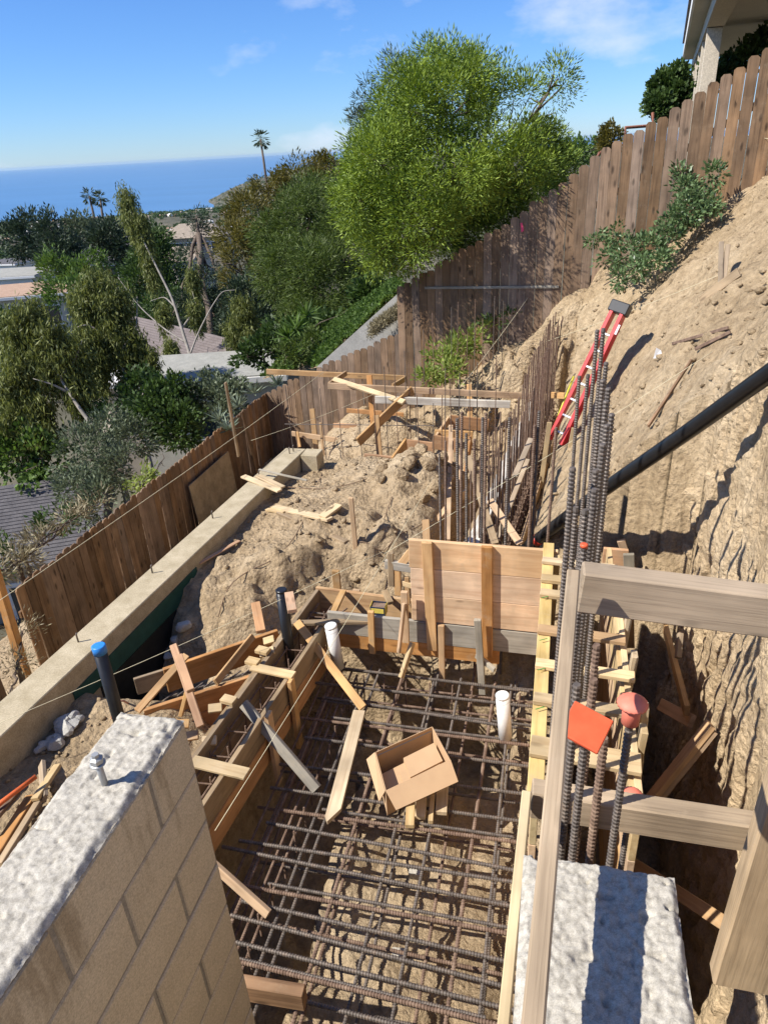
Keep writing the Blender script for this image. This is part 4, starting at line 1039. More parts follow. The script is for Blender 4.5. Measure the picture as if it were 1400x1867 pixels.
for k, (px, py, yy) in enumerate(sorted(dow)):
    p = aty(px, py, yy); tag(bar('dowel_bar', (p.x + random.uniform(-.03, .03), yy, -3.1), p, .0127, 'rust' if k % 2 else 'steel', None, ribs=False), ORD[k] + ' thin dowel bar from the left in the rear footings', 'rebar', 'thin dowels in the rear footings')

# ================================================================== REAR BATTER BOARDS AND FOOTING FORMS
bat = thing('batter_boards', 'fresh timber batter board frame standing in front of the low fence', 'batter board', (-3.2, 11.2, -3.2))
def bb_(a, ya, b, yb, w, m, t=.038, up=(0, 0, 1), nm='board'): return board(nm, aty(*a, ya), aty(*b, yb), w, t, m, bat, up=up)
bb_((486, 677), 11.4, (739, 689), 11.55, .089, 'fir'); bb_((598, 703), 10.7, (1002, 724), 11.0, .10, 'fir')
bb_((739, 690), 11.5, (716, 704), 10.8, .085, 'fir'); bb_((631, 680), 11.4, (600, 701), 10.75, .085, 'fir')
bb_((608, 691), 10.9, (737, 733), 10.2, .089, 'pale', up=(0, 1, .5)); bb_((684, 728), 10.3, (930, 737), 10.5, .11, 'whiteboard', .05)
bb_((752, 711), 10.5, (653, 806), 9.6, .15, 'fir')
bb_((673, 684), 10.9, (687, 850), 10.6, .089, 'orange_fir', up=(1, 0, 0), nm='post'); bb_((686, 757), 9.9, (694, 853), 9.7, .085, 'fir', up=(1, 0, 0), nm='post')
bb_((569, 745), 11.3, (577, 828), 11.1, .09, 'fir', up=(1, 0, 0), nm='post'); bb_((584, 770), 10.4, (590, 830), 10.3, .04, 'fir', up=(1, 0, 0), nm='post')
bb_((541, 787), 10.9, (546, 815), 10.8, .06, 'fir', up=(1, 0, 0), nm='post'); bb_((855, 700), 11.1, (857, 760), 11.0, .08, 'fir', up=(1, 0, 0), nm='post')
bb_((632, 748), 11.6, (736, 756), 11.6, .075, 'orange_fir'); bb_((608, 775), 11.0, (676, 779), 11.0, .075, 'orange_fir'); bb_((532, 790), 11.0, (620, 803), 10.9, .085, 'fir')
bb_((1005, 720), 10.6, (1040, 722), 10.5, .09, 'fir')
tag(bar('level_rod', aty(519, 773, 10.2), aty(792, 776, 10.2), .014, 'steel', None, ribs=False), 'thin steel rod tied level across the rear dowels', 'rod')
rear = thing('footing_form', 'cluster of orange footing form boards in front of the batter boards', 'formwork', (-1.9, 9.6, -3.1))
for (a, ya, b, yb, w, m) in [((600, 862), 9.2, (662, 868), 9.2, .16, 'orange_fir'), ((664, 838), 9.6, (714, 843), 9.6, .2, 'orange_fir'), ((718, 848), 9.3, (768, 855), 9.3, .18, 'fir'), ((740, 808), 9.9, (716, 842), 9.3, .17, 'fir'),
                        ((742, 812), 10.0, (792, 818), 10.0, .2, 'orange_fir'), ((788, 805), 9.8, (832, 812), 9.8, .22, 'orange_fir'), ((793, 790), 10.0, (862, 793), 10.0, .12, 'fir'), ((858, 800), 9.6, (846, 880), 9.0, .2, 'orange_fir'),
                        ((818, 765), 10.4, (795, 800), 9.9, .12, 'fir'), ((820, 768), 10.4, (890, 775), 10.5, .2, 'orange_fir'), ((830, 870), 9.0, (812, 930), 8.2, .1, 'fir'), ((770, 945), 8.0, (852, 898), 8.4, .12, 'pale'), ((955, 798), 10.2, (1005, 803), 10.2, .09, 'fir')]:
    board('board', aty(*a, ya), aty(*b, yb), w, .038, m, rear)
for (a, ya, b, yb, w) in [((822, 776), 9.6, (816, 985), 7.0, .06), ((823, 800), 9.2, (824, 880), 8.9, .06), ((776, 948), 6.4, (778, 990), 6.2, .075), ((840, 830), 8.6, (838, 900), 8.3, .05)]:
    board('stake', aty(*a, ya), aty(*b, yb), w, .035, 'fir', rear, up=(1, 0, 0))

# ================================================================== LOOSE LUMBER ON THE MOUND
def on_ground(px, py, z0=-2.4):
    z = z0
    for _ in range(12):
        p = atz(px, py, z); z = .5 * z + .5 * gz(p.x, p.y)
    p = atz(px, py, z); return Vector((p.x, p.y, gz(p.x, p.y)))
def loose(a, b, w, m, label, t=.03, flat=True, h=.03, grp=None, nm='scrap_board'):
    A = on_ground(*a) + Vector((0, 0, h)); B = on_ground(*b) + Vector((0, 0, h))
    d = (B - A); d.z = 0; side_ = Vector((-d.y, d.x, 0)).normalized()
    return tag(board(nm, A, B, w, t, m, up=side_ if flat else (0, 0, 1)), label, 'lumber', grp)
loose((500, 928), (603, 957), .10, 'pale', 'long pale board lying on the dirt mound crest')
loose((508, 935), (632, 990), .07, 'tan', 'tan board half buried along the mound beside the long pale board', h=.01)
loose((588, 948), (618, 926), .11, 'pale', 'short pale board piece on the mound right of the long pale board', h=.04)
loose((363, 1032), (437, 990), .05, 'orange_fir', 'thin brown stick lying on the mound near the stem wall', t=.015)
loose((487, 932), (520, 938), .06, 'pale', 'small pale board tip at the left end of the long board')
for (a, b, l, m) in [((443, 868), (510, 895), 'pale board laid across the stem wall far end', 'pale'), ((470, 867), (516, 889), 'second pale board laid across the stem wall beside the first', 'pale')]:
    A = atz(*a, CURB_Z + .04); B = atz(*b, CURB_Z - .02); tag(board('scrap_board', A, B, .09, .025, m, up=(0, 1, 0)), l, 'lumber')
A = atz(472, 856, CURB_Z + .1); B = atz(560, 876, CURB_Z + .02); tag(board('scrap_board', A, B, .03, .02, 'grey', up=(0, 1, 0)), 'thin grey stick crossing the stem wall far end', 'lumber')
for (px, py, h, l) in [(648, 992, .62, 'upright wooden stake driven into the mound top'), (440, 0, 0, '')]:
    if not h: continue
    p = on_ground(px, py); tag(board('survey_stake', p + Vector((0, 0, -.1)), p + Vector((-.01, 0, h)), .05, .03, 'fir', up=(1, 0, 0)), l, 'stake')
tag(board('survey_stake', atx(435, 832, -5.6), atx(411, 697, -5.6), .07, .03, 'tan', up=(0, 1, 0)), 'tall thin stake rising above the dark downhill fence', 'stake')
tag(board('survey_stake', atx(470, 870, -5.5), atx(441, 750, -5.5), .08, .03, 'fence_dark', up=(0, 1, 0)), 'brown stake leaning on the dark fence beside the plywood', 'stake')
p = on_ground(1250 + 65, 510, -.2); 
for (a, b, dz, w, l) in [((1322, 497), (1327, 445), 0, .05, 'right slim stake on the slope below the vine'), ((1317, 505), (1315, 440), 0, .05, 'left slim stake on the slope below the vine')]:
    A = atd(*a, 8.0); B = atd(*b, 8.05); tag(board('survey_stake', A + Vector((0, 0, -.15)), B, w, .03, 'tan', up=(1, 0, 0)), l, 'stake')
def on_hill(px, py):
    lo, hi = 3.0, 13.0
    for k in range(200):
        d = lo + (hi - lo) * k / 200; p = atd(px, py, d)
        if p.z < gz(p.x, p.y): return Vector((p.x, p.y, gz(p.x, p.y)))
    return p
def hillstick(a, b, w, m, l, t=.02, h=.03, cat='stick'):
    A, B = on_hill(*a) + Vector((0, 0, h)), on_hill(*b) + Vector((0, 0, h)); return tag(board('stick', A, B, w, t, m), l, cat)
hillstick((1275, 560), (1345, 508), .09, 'tan', 'tan board lying on the slope under the two slim stakes', h=.05)
hillstick((1180, 790), (1258, 670), .035, 'fence_dark', 'long dark stick standing out of the middle slope', h=.05)
hillstick((1225, 632), (1325, 610), .03, 'rust', 'dark straight stick in the twig bundle on the slope'); hillstick((1265, 650), (1330, 612), .03, 'rust', 'lower dark stick crossing the twig bundle on the slope')
M['paper'] = plain('white_paper', (0.8, 0.8, 0.79), rough=0.7, var=.04)
p = on_hill(1197, 662) + Vector((0, 0, .03))
s_ = Vector((0.05, -.02, .05)); tag(slab('paper_scrap', [p + Vector((-.04, 0, -.02)), p + Vector((.05, 0, -.01)), p + Vector((.03, .03, .06)), p + Vector((-.02, .02, .09))], .003, 'paper', None), 'white paper scrap on the dirt slope', 'paper')

# ================================================================== RED LADDER
M['red'] = noisy('red_fibreglass', (0.45, 0.02, 0.025), (0.56, 0.045, 0.04), scale=9, rough=0.4, bump=.05, spec=.5)
M['blackplastic'] = plain('black_plastic', (0.03, 0.03, 0.032), rough=0.5)
M['alu'] = plain('aluminium', (0.55, 0.55, 0.55), rough=0.4, metal=.7)
la, lb = atd(1012, 806, 9.0), atd(1126, 568, 8.6)
lad = thing('step_ladder', 'folded red fibreglass step ladder leaning on the dirt slope', 'ladder', la)
ax = (lb - la).normalized(); vw = Vector(CAM_R).normalized()
wd = (Vector((0.72, -.25, 0)) - ax * Vector((0.72, -.25, 0)).dot(ax)).normalized(); dp = ax.cross(wd).normalized()
LL = (lb - la).length
for s in (-1, 1):
    for k in (0, 1):
        w0, w1 = .085 + .015 * k, .065
        A = la + wd * s * w0 + dp * (.075 * k); B = lb + wd * s * w1 + dp * (.075 * k)
        board('stile', A, B, .085 if k == 0 else .07, .045, 'red', lad, up=dp)
for k in range(7):
    f = .08 + k * .125; q = la + ax * LL * f; ww = .085 + (.065 - .085) * f
    board('step', q - wd * ww, q + wd * ww, .075, .025, 'alu', lad, up=dp)
    if k % 2: board('rear_brace', q - wd * ww + dp * .075, q + wd * ww + dp * .075, .03, .02, 'alu', lad, up=dp)
board('top_cap', lb - ax * .02 + dp * .03, lb + ax * .12 + dp * .03, .24, .16, 'blackplastic', lad, up=wd, bev=.012)
board('label_plate', lb - ax * .26 + wd * .105 - dp * .0385, lb - ax * .14 + wd * .103 - dp * .0385, .025, .002, 'paper', lad, up=wd)
M['yellowrod'] = plain('yellow_fibreglass', (0.55, 0.50, 0.05), rough=0.5)
tag(tube('measuring_rod', [atd(1012, 772, 9.6), atd(1046, 686, 9.7)], .014, 'yellowrod'), 'thin yellow rod leaning left of the red ladder', 'rod')
for (a, b, yy, w, m, l) in [((985, 890), (1002, 770), 8.6, .06, 'pale', 'pale plank on edge standing in the path below the ladder'), ((1022, 900), (1046, 780), 8.2, .05, 'pale', 'pale stick leaning on the bank right of the ladder foot'), ((1000, 800), (998, 845), 9.2, .08, 'tan', 'tan stub post at the ladder foot'), ((1015, 1000), (1030, 940), 6.6, .07, 'pale', 'pale board propped beside the pipe lower end'), ((1000, 990), (985, 1000), 6.6, .1, 'whiteboard', 'white stained board under the pipe lower end')]:
    tag(board('scrap_board', aty(*a, yy), aty(*b, yy), w, .03, m, up=(1, 0, 0)), l, 'lumber')

# ================================================================== STRING LINES
M['string'] = plain('pale_string', (0.66, 0.60, 0.40), rough=0.8)
def string(a, da, b, db, r, l):
    A, B = atd(*a, da), atd(*b, db); pts = []
    for k in range(13):
        t = k / 12; pts.append(A.lerp(B, t) + Vector((0, 0, -.03 * math.sin(math.pi * t))))
    return tag(tube('string_line', pts, r, 'string', None, 5), l, 'string')
string((-40, 1122), 6.0, (590, 678), 11.9, .003, 'pale string line stretched along the dark downhill fence')
string((-40, 1335), 5.2, (700, 1005), 6.6, .0022, 'pale string line crossing the mound above the angled form')
string((392, 1515), 4.2, (790, 870), 8.5, .0022, 'pale string line along the left beam form')
string((700, 1010), 6.7, (1300, 640), 6.2, .002, 'pale string line passing in front of the bar row')
string((985, 626), 10.9, (1325, 495), 8.2, .0022, 'pale string line from the bar curtain up to the slope stakes')
string((1292, 226), 11.2, (1430, 256), 9.0, .0025, 'pale string line in front of the tall fence at upper right')
string((458, 803), 10.5, (690, 715), 11.2, .0025, 'pale string line between the stem wall corner and batter boards')
string((840, 705), 10.5, (978, 520), 12.0, .0025, 'pale string line rising from the batter boards to the fence')
M['ribbon'] = plain('pink_ribbon', (0.75, 0.06, 0.16), rough=0.6)
p = atf(949, 405) + Vector((0, -.06, 0)); tag(slab('marking_ribbon', [p, p + Vector((.03, 0, .0)), p + Vector((.06, -.01, -.12)), p + Vector((.02, -.02, -.14))], .003, 'ribbon', None), 'pink marking ribbon tied on the tall fence', 'ribbon')

# ================================================================== RUBBLE, STAKE PILE, CLODS
def rock_mesh(seed, r, mat, squash=.75):
    bm = bmesh.new(); bmesh.ops.create_icosphere(bm, subdivisions=2, radius=r); rr = random.Random(seed)
    pl = [(Vector((rr.gauss(0, 1), rr.gauss(0, 1), rr.gauss(0, 1))).normalized(), r * rr.uniform(.55, .85)) for _ in range(9)]
    for v in bm.verts:
        for n_, d_ in pl:
            k = v.co.dot(n_) - d_
            if k > 0: v.co -= n_ * k
        v.co.z *= squash; v.co += Vector((rr.uniform(-1, 1), rr.uniform(-1, 1), rr.uniform(-1, 1))) * r * .03
    return bm_mesh('chunk_mesh', bm, mat)
M['rubble'] = noisy('broken_concrete', (0.36, 0.345, 0.31), (0.58, 0.56, 0.51), scale=12, bump=.6, dist=.01, fine=60)
rocks = [rock_mesh(i, 1.0, M['rubble']) for i in range(5)]
for i in range(26):
    px = 22 + 120 * random.random(); py = 1345 - (px - 22) * .34 + random.uniform(-14, 24)
    p = on_ground(px, py, -2.75); r = random.uniform(.04, .085); p.x = max(p.x, float(curb_x(p.y)) + .17 + r * random.uniform(.6, 3.0)); p.z = gz(p.x, p.y)
    o = obj('concrete_chunk', rocks[i % 5], None, p + Vector((0, 0, r * .5))); o.scale = (r * random.uniform(.8, 1.3), r, r * random.uniform(.7, 1)); o.rotation_euler = (random.uniform(-.5, .5), random.uniform(-.5, .5), random.uniform(0, 6))
    tag(o, 'grey broken concrete chunk in the rubble heap beside the stem wall', 'rubble', 'rubble heap beside the stem wall')
for i, (a, b, w, m, l) in enumerate([((-10, 1575), (62, 1462), .09, 'orange_fir', 'wide brown board at the left edge in the stake pile'), ((5, 1590), (75, 1478), .06, 'tan', 'tan stick beside the wide brown board in the stake pile'), ((82, 1408), (88, 1475), .07, 'tan', 'short tan board standing at the pile right side'), ((112, 1415), (72, 1480), .06, 'pale', 'pale stick crossing the stake pile right side'), ((-20, 1540), (40, 1470), .07, 'fence_dark', 'dark board under the stake pile')]):
    A, B = on_ground(*a, -2.75), on_ground(*b, -2.75); tag(board('scrap_board', A + Vector((0, 0, .05 + .02 * i)), B + Vector((0, 0, .06 + .02 * i)), w, .03, m, up=(.7, -.7, .2)), l, 'lumber', 'stake pile at the left edge')
# crumbled soil lumps, uncountable
def clods(name, n, region, rmin, rmax, label, mat):
    ico = bmesh.new(); bmesh.ops.create_icosphere(ico, subdivisions=1, radius=1.0)
    bv = np.array([v.co for v in ico.verts]); bf = np.array([[v.index for v in f.verts] for f in ico.faces]); ico.free()
    x = NR.uniform(region[0], region[1], n); y = NR.uniform(region[2], region[3], n)
    keep = ~((x > PIT_X - .5) & (x < .6) & (y < 5.6)); x, y = x[keep], y[keep]; n = len(x)
    dens = vnoise(x * 1.3, y * 1.3, 5.0); k2 = NR.uniform(-1, 1, n) < dens + .25; x, y = x[k2], y[k2]; n = len(x)
    z = site(x, y); r = rmin + (rmax - rmin) * NR.random(n) ** 4
    V = bv[None] * (1 + NR.uniform(-.35, .35, (n, len(bv), 1))) * r[:, None, None] * np.stack([NR.uniform(.7, 1.4, n), NR.uniform(.7, 1.4, n), NR.uniform(.5, .9, n)], 1)[:, None, :] + np.stack([x, y, z + r * .25], 1)[:, None, :]
    F = bf[None] + (np.arange(n) * len(bv))[:, None, None]
    o = obj(name, mesh_np(name, V.reshape(-1, 3), F.reshape(-1, 3), mat)); o['kind'] = 'stuff'; tag(o, label, 'soil'); return o
clods('soil_clods', 5200, (-4.0, 3.6, 4.6, 12.2), .006, .045, 'loose crumbled soil lumps strewn over the mound and slope', M['dirt'])
clods('soil_clods', 900, (-3.9, -2.4, 1.5, 4.6), .006, .035, 'loose crumbled soil lumps on the ground beside the stem wall', M['dirt'])
# dark clods on top of the spoil heap
for i in range(16):
    x, y = -1.75 + random.gauss(0, .3), 8.2 + random.gauss(0, .35); r = random.uniform(.05, .13)
    o = obj('soil_boulder', rock_mesh(40 + i, r, M['dirt'], .8), None, (x, y, gz(x, y) + r * .3)); o.rotation_euler = (random.random(), random.random(), random.random() * 6)
    tag(o, 'brown lump of hard soil on the spoil heap crest', 'soil lump', 'soil lumps on the spoil heap')
# roots and wires over the mound
M['root'] = plain('brown_root', (0.20, 0.13, 0.08), rough=.9)
for i, poly in enumerate([[(612, 800), (560, 940), (500, 1010), (420, 1060), (395, 1160)], [(480, 900), (520, 888), (570, 895), (640, 885), (700, 858)], [(655, 990), (700, 985), (740, 975), (790, 950)], [(690, 965), (705, 930), (718, 900)]]):
    pts = [on_ground(*q) + Vector((0, 0, .02)) for q in poly]; f = []
    for a, b in zip(pts, pts[1:]):
        for k in range(5):
            q = a.lerp(b, k / 5); f.append(Vector((q.x + random.uniform(-.01, .01), q.y + random.uniform(-.01, .01), gz(q.x, q.y) + .02)))
    for _ in range(3): f = [f[0]] + [(f[i_ - 1] + f[i_] * 2 + f[i_ + 1]) / 4 for i_ in range(1, len(f) - 1)] + [f[-1]]
    tag(tube('wire', f, .006, 'root', None, 5), ['long brown cable winding down the mound front', 'dark cable lying along the far edge of the mound', 'dark cable at the foot of the upright mound stake', 'short dark root sticking out of the spoil heap'][i], 'cable')

# ================================================================== LAND BEYOND THE FENCES, HILLS, OCEAN
def horiz(px, py, r):
    v = ray(px, py); h = math.hypot(v[0], v[1]); return Vector(v * (r / h) + CAMP)
def bearing(px, py): v = ray(px, py); return math.atan2(v[0], v[1])
_rp = [0, 6, 9, 14, 20, 35, 60, 100, 200, 400, 800, 1500, 2200, 2600, 3100, 9000]
_zp = [-4.6, -4.8, -5.6, -7.2, -8.4, -10.8, -12.8, -15.5, -25, -43, -70, -100, -130, -150.5, -165, -200]
RIDGE = [(-200, 470), (270, 455), (330, 395), (440, 338), (480, 322), (520, 310), (600, 297), (640, 288), (720, 281), (860, 277), (1000, 268), (1100, 262), (1500, 236)]
_rb = [bearing(*q) for q in RIDGE]; _rz = [horiz(*q, 3000).z for q in RIDGE]
B_HILL = bearing(760, 500)
def land(r, th):
    z = np.interp(r, _rp, _zp)
    n = fbm(r * np.sin(th) * .004, r * np.cos(th) * .004, 2.0, 4)
    z = z + n * np.clip(r * .012, 0, 9) * sstep(30, 120, r)
    zr = np.interp(th, _rb, _rz)
    k = sstep(1300, 3000, r) * (1 - sstep(3050, 3900, r))
    z = np.where(zr > z, z * (1 - k) + (zr + 6 * n * 1.5 - 6 * (1 - k)) * k, z)
    # the slope keeps rising towards the right-hand neighbour
    rs = sstep(B_HILL, B_HILL + .35, th)
    z = z + rs * (np.interp(r, [10, 14, 40, 120, 400, 1500], [0.3, 3.2, 6.0, 8.0, 8, 0]))
    return z
rr_ = np.concatenate([np.geomspace(7, 60, 60), np.geomspace(63, 4200, 110)]); tt_ = np.linspace(math.radians(-100), math.radians(62), 340)
RG, TG = np.meshgrid(rr_, tt_, indexing='ij'); LZ = land(RG, TG) + 0.12 * fbm(RG * np.sin(TG) * .8, RG * np.cos(TG) * .8, 3.0, 3)
LX, LY = RG * np.sin(TG), RG * np.cos(TG)
ins_ = (LX > -8.9) & (LY < 14.8) & (LY > -1.3)
LZ = np.where(ins_, np.minimum(LZ, -6.0), LZ)
M['land'] = noisy('dry_hillside', (0.055, 0.062, 0.042), (0.12, 0.11, 0.078), scale=.025, rough=.95, bump=.3, dist=2.0, fine=.35, c3=(0.20, 0.17, 0.12), spec=.1, detail=10)
m_, n_, l_, b_ = M['land'], M['land'].node_tree.nodes, M['land'].node_tree.links, M['land'].node_tree.nodes['Principled BSDF']
struct(obj('hillside', mesh_np('hillside', np.stack([LX, LY, LZ], -1).reshape(-1, 3), grid_faces(len(rr_), len(tt_)), M['land'], True)))
def lz(x, y): return float(land(np.array([math.hypot(x, y)]), np.array([math.atan2(x, y)]))[0])
M['sea'], n_, l_, b_ = new_mat('sea_water')
b_.inputs['Base Color'].default_value = (0.012, 0.075, 0.19, 1); b_.inputs['Roughness'].default_value = 0.32; b_.inputs['IOR'].default_value = 1.33
tc = nd(n_, 'ShaderNodeTexCoord'); mp_ = nd(n_, 'ShaderNodeMapping'); mp_.inputs['Scale'].default_value = (.0006, .003, 1); l_.new(tc.outputs['Object'], mp_.inputs['Vector'])
nz = nd(n_, 'ShaderNodeTexNoise', Scale=1.0, Detail=6.0, Roughness=.6); l_.new(mp_.outputs[0], nz.inputs['Vector'])
rp_ = ramp(n_, [(.35, (0.055, 0.155, 0.30)), (.65, (0.075, 0.19, 0.36))]); l_.new(nz.outputs['Fac'], rp_.inputs['Fac']); l_.new(rp_.outputs[0], b_.inputs['Base Color'])
nz2 = nd(n_, 'ShaderNodeTexNoise', Scale=.05, Detail=4.0); l_.new(tc.outputs['Object'], nz2.inputs['Vector'])
bp2 = nd(n_, 'ShaderNodeBump', Strength=.4, Distance=3.0); l_.new(nz2.outputs['Fac'], bp2.inputs['Height']); l_.new(bp2.outputs[0], b_.inputs['Normal'])
rs_ = np.concatenate([[1500], np.geomspace(2000, 90000, 30)]); ts_ = np.linspace(math.radians(-100), math.radians(70), 60)
SG, TG2 = np.meshgrid(rs_, ts_, indexing='ij')
struct(obj('ocean', mesh_np('ocean', np.stack([SG * np.sin(TG2), SG * np.cos(TG2), np.full_like(SG, -150.0)], -1).reshape(-1, 3), grid_faces(len(rs_), len(ts_)), M['sea'], True)))

# ================================================================== FOLIAGE
DENS = 2.0
def rvec(n):
    v = NR.normal(size=(n, 3)); return v / np.linalg.norm(v, axis=1, keepdims=True)
def leaf_quads(P, D, L, Wd):
    n = len(P); D = D / (np.linalg.norm(D, axis=1, keepdims=True) + 1e-9)
    S = np.cross(D, rvec(n)); S = S / (np.linalg.norm(S, axis=1, keepdims=True) + 1e-9)
    L = np.broadcast_to(L, n)[:, None]; Wd = np.broadcast_to(Wd, n)[:, None]
    V = np.stack([P, P + D * L * .45 + S * Wd / 2, P + D * L, P + D * L * .45 - S * Wd / 2], 1)
    return V.reshape(-1, 3)
def leaf_mesh(name, V, mat):
    n = len(V) // 4; F = np.arange(n * 4).reshape(n, 4)
    return mesh_np(name, V, F, mat)
def crown_points(blobs, per, shell=.6, gap=.0, seed=0.0):
    C = []; N = []
    for (c, r) in blobs:
        n = max(4, int(per * (r[0] * r[1] * r[2]) ** (2 / 3)))
        d = rvec(n); q = shell + (1 - shell) * NR.random(n) ** .6
        p = np.array(c) + d * q[:, None] * np.array(r)
        lump = 1 + .22 * vnoise(p[:, 0] * 1.7 + seed, p[:, 1] * 1.7, p[:, 2] * 1.7)[:, None]
        p = np.array(c) + (p - np.array(c)) * lump
        k = vnoise(p[:, 0] * 1.1 + 3, p[:, 1] * 1.1 + seed, p[:, 2] * 1.1) > gap - 1
        C.append(p[k]); N.append(d[k])
    return np.vstack(C), np.vstack(N)
def tree(name, label, cat, blobs, base, mat, bark, per=60, leaves=40, cr=.18, L=.1, Wd=.025, droop=0.0, up=0.2, out=.8, spread=.7, shell=.6, gap=0.0, trunk_r=.12, group=None, limbs=True, fork=None, jit=.6):
    t = thing(name, label, cat, base, group)
    bl = [(np.array(c), np.array(r if hasattr(r, '__len__') else (r, r, r))) for c, r in blobs]
    per *= DENS; Wd *= 1.5
    C, N = crown_points(bl, per, shell, gap, seed=random.uniform(0, 50))
    n = len(C); k = leaves
    cs = cr * NR.uniform(.6, 1.35, n)
    off = rvec(n * k) * (NR.random(n * k) ** .5)[:, None]
    P = np.repeat(C, k, 0) + off * np.repeat(cs, k)[:, None]
    D = out * np.repeat(N, k, 0) + spread * off + jit * rvec(n * k) + np.array([0, 0, up - droop])
    if droop > .8: P[:, 2] -= NR.random(n * k) * cr * 2.2 * droop
    V = leaf_quads(P, D, L * NR.uniform(.6, 1.3, n * k), Wd * NR.uniform(.7, 1.2, n * k))
    obj('crown', leaf_mesh('crown', V - np.array(base), M[mat]), t)
    if limbs:
        segs = []; b0 = Vector(base); fk = Vector(fork) if fork is not None else b0.lerp(Vector(bl[0][0]), .5)
        tv, tf = [], []
        def addtube(p0, p1, r0, r1, wob=.06, k=7, ns=6):
            pts = []; ln = (p1 - p0).length
            for i in range(k + 1):
                f = i / k; pts.append(p0.lerp(p1, f) + Vector((random.uniform(-1, 1), random.uniform(-1, 1), random.uniform(-.5, .5))) * wob * ln * .5 * math.sin(math.pi * f))
            me = tube_mesh('limb', pts, r0, None, ns, radii=[r0 + (r1 - r0) * i / k for i in range(k + 1)])
            o = len(tv); tv.extend([tuple(v.co) for v in me.vertices]); tf.extend([tuple(i + o for i in p.vertices) for p in me.polygons]); bpy.data.meshes.remove(me)
        addtube(b0 + Vector((0, 0, -.3)), fk, trunk_r, trunk_r * .7, .05, 8, 8)
        for c, r in bl: 
            addtube(fk, Vector(c), trunk_r * .55, trunk_r * .15, .1)
            for _ in range(3):
                e = Vector(c) + Vector(rvec(1)[0] * r * .8); addtube(Vector(c) + (fk - Vector(c)) * random.uniform(0, .3), e, trunk_r * .2, trunk_r * .05, .12, 4, 4)
        obj('trunk', mesh_np('trunk', np.array(tv) - np.array(base), tf, M[bark], True), t)
    return t
M['bark'] = noisy('brown_bark', (0.07, 0.05, 0.035), (0.17, 0.13, 0.10), scale=12, bump=.6, dist=.02)
M['palebark'] = noisy('pale_smooth_bark', (0.20, 0.175, 0.145), (0.40, 0.36, 0.31), scale=6, bump=.3, dist=.01)
M['lf_bright'] = leafmat('yew_pine_leaf', (0.055, 0.105, 0.014), (0.205, 0.275, 0.035), .16)
M['lf_pine'] = leafmat('pine_needle', (0.045, 0.062, 0.035), (0.085, 0.105, 0.06), .15)
M['lf_acacia'] = leafmat('feathery_leaf', (0.045, 0.07, 0.014), (0.095, 0.13, 0.028), .25)
M['lf_olive'] = leafmat('olive_brown_leaf', (0.075, 0.07, 0.016), (0.14, 0.12, 0.028), .25)
M['lf_cedar'] = leafmat('cedar_needle', (0.025, 0.042, 0.024), (0.05, 0.072, 0.036), .12)
M['lf_euc'] = leafmat('eucalyptus_leaf', (0.065, 0.085, 0.022), (0.165, 0.18, 0.05), .25)
M['lf_shrub'] = leafmat('dark_shrub_leaf', (0.025, 0.05, 0.013), (0.065, 0.105, 0.026), .2)
M['lf_grey'] = leafmat('grey_green_leaf', (0.055, 0.075, 0.04), (0.125, 0.15, 0.085), .2)
M['lf_green'] = leafmat('fresh_green_leaf', (0.045, 0.085, 0.018), (0.105, 0.165, 0.035), .25)
M['lf_weed'] = leafmat('weed_leaf', (0.12, 0.17, 0.035), (0.24, 0.29, 0.07), .35)
M['lf_agave'] = leafmat('agave_leaf', (0.10, 0.13, 0.085), (0.20, 0.235, 0.16), .1)
M['lf_dry'] = leafmat('dry_brush', (0.13, 0.11, 0.06), (0.26, 0.22, 0.13), .15)
def B(px, py, rpx, d, sq=1.0): 
    c = atd(px, py, d); r = rpx * d / FPX; return (tuple(c), (r, r, r * sq))
def gbase(px, py, d): 
    p = atd(px, py, d); return Vector((p.x, p.y, lz(p.x, p.y)))

# --- the bright yew pine behind the tall fence
yb = Vector((-1.55, 16.0, -2.6))
tree('yew_pine_tree', 'large bright green yew pine tree behind the tall fence', 'tree',
     [B(820, 195, 88, 11.3), B(745, 195, 66, 11.2), B(905, 175, 58, 11.6), B(955, 215, 58, 11.4), B(1000, 168, 44, 12.0), B(1018, 142, 24, 12.0), B(700, 300, 66, 11.2), B(655, 365, 44, 11.6), B(760, 375, 80, 11.4), B(700, 445, 44, 12.0),
      B(830, 300, 90, 11.0), B(885, 385, 70, 13.4), B(935, 295, 70, 11.2), B(965, 345, 54, 13.4), B(742, 458, 36, 12.4), B(835, 425, 50, 13.2), B(795, 138, 38, 12.0), B(985, 260, 44, 12.4), B(650, 325, 26, 11.8), B(1005, 310, 42, 13.4), B(860, 130, 28, 12.0), B(905, 250, 66, 11.0), B(930, 380, 44, 13.3), B(850, 370, 50, 12.6), B(680, 320, 60, 12.4), B(720, 255, 50, 12.0), B(690, 395, 56, 12.2), B(978, 200, 42, 11.8), B(990, 225, 40, 12.2)],
     yb, 'lf_bright', 'bark', per=74, leaves=150, cr=.27, L=.08, Wd=.0125, up=.3, out=.35, spread=1.3, shell=.66, gap=.55, trunk_r=.11, fork=atd(830, 420, 13.6), jit=.35)
# --- grey pine behind it
tree('pine_tree', 'grey green pine showing behind the bright yew pine', 'tree', [B(690, 195, 45, 20), B(660, 225, 28, 20), B(730, 150, 45, 20), B(790, 118, 38, 20.5), B(840, 112, 30, 20.5), B(655, 265, 22, 20), B(700, 250, 40, 20)],
     Vector((-3.2, 20.5, -6)), 'lf_pine', 'bark', per=55, leaves=40, cr=.22, L=.16, Wd=.016, up=.1, out=.5, spread=1.2, shell=.35, gap=.55, trunk_r=.05)
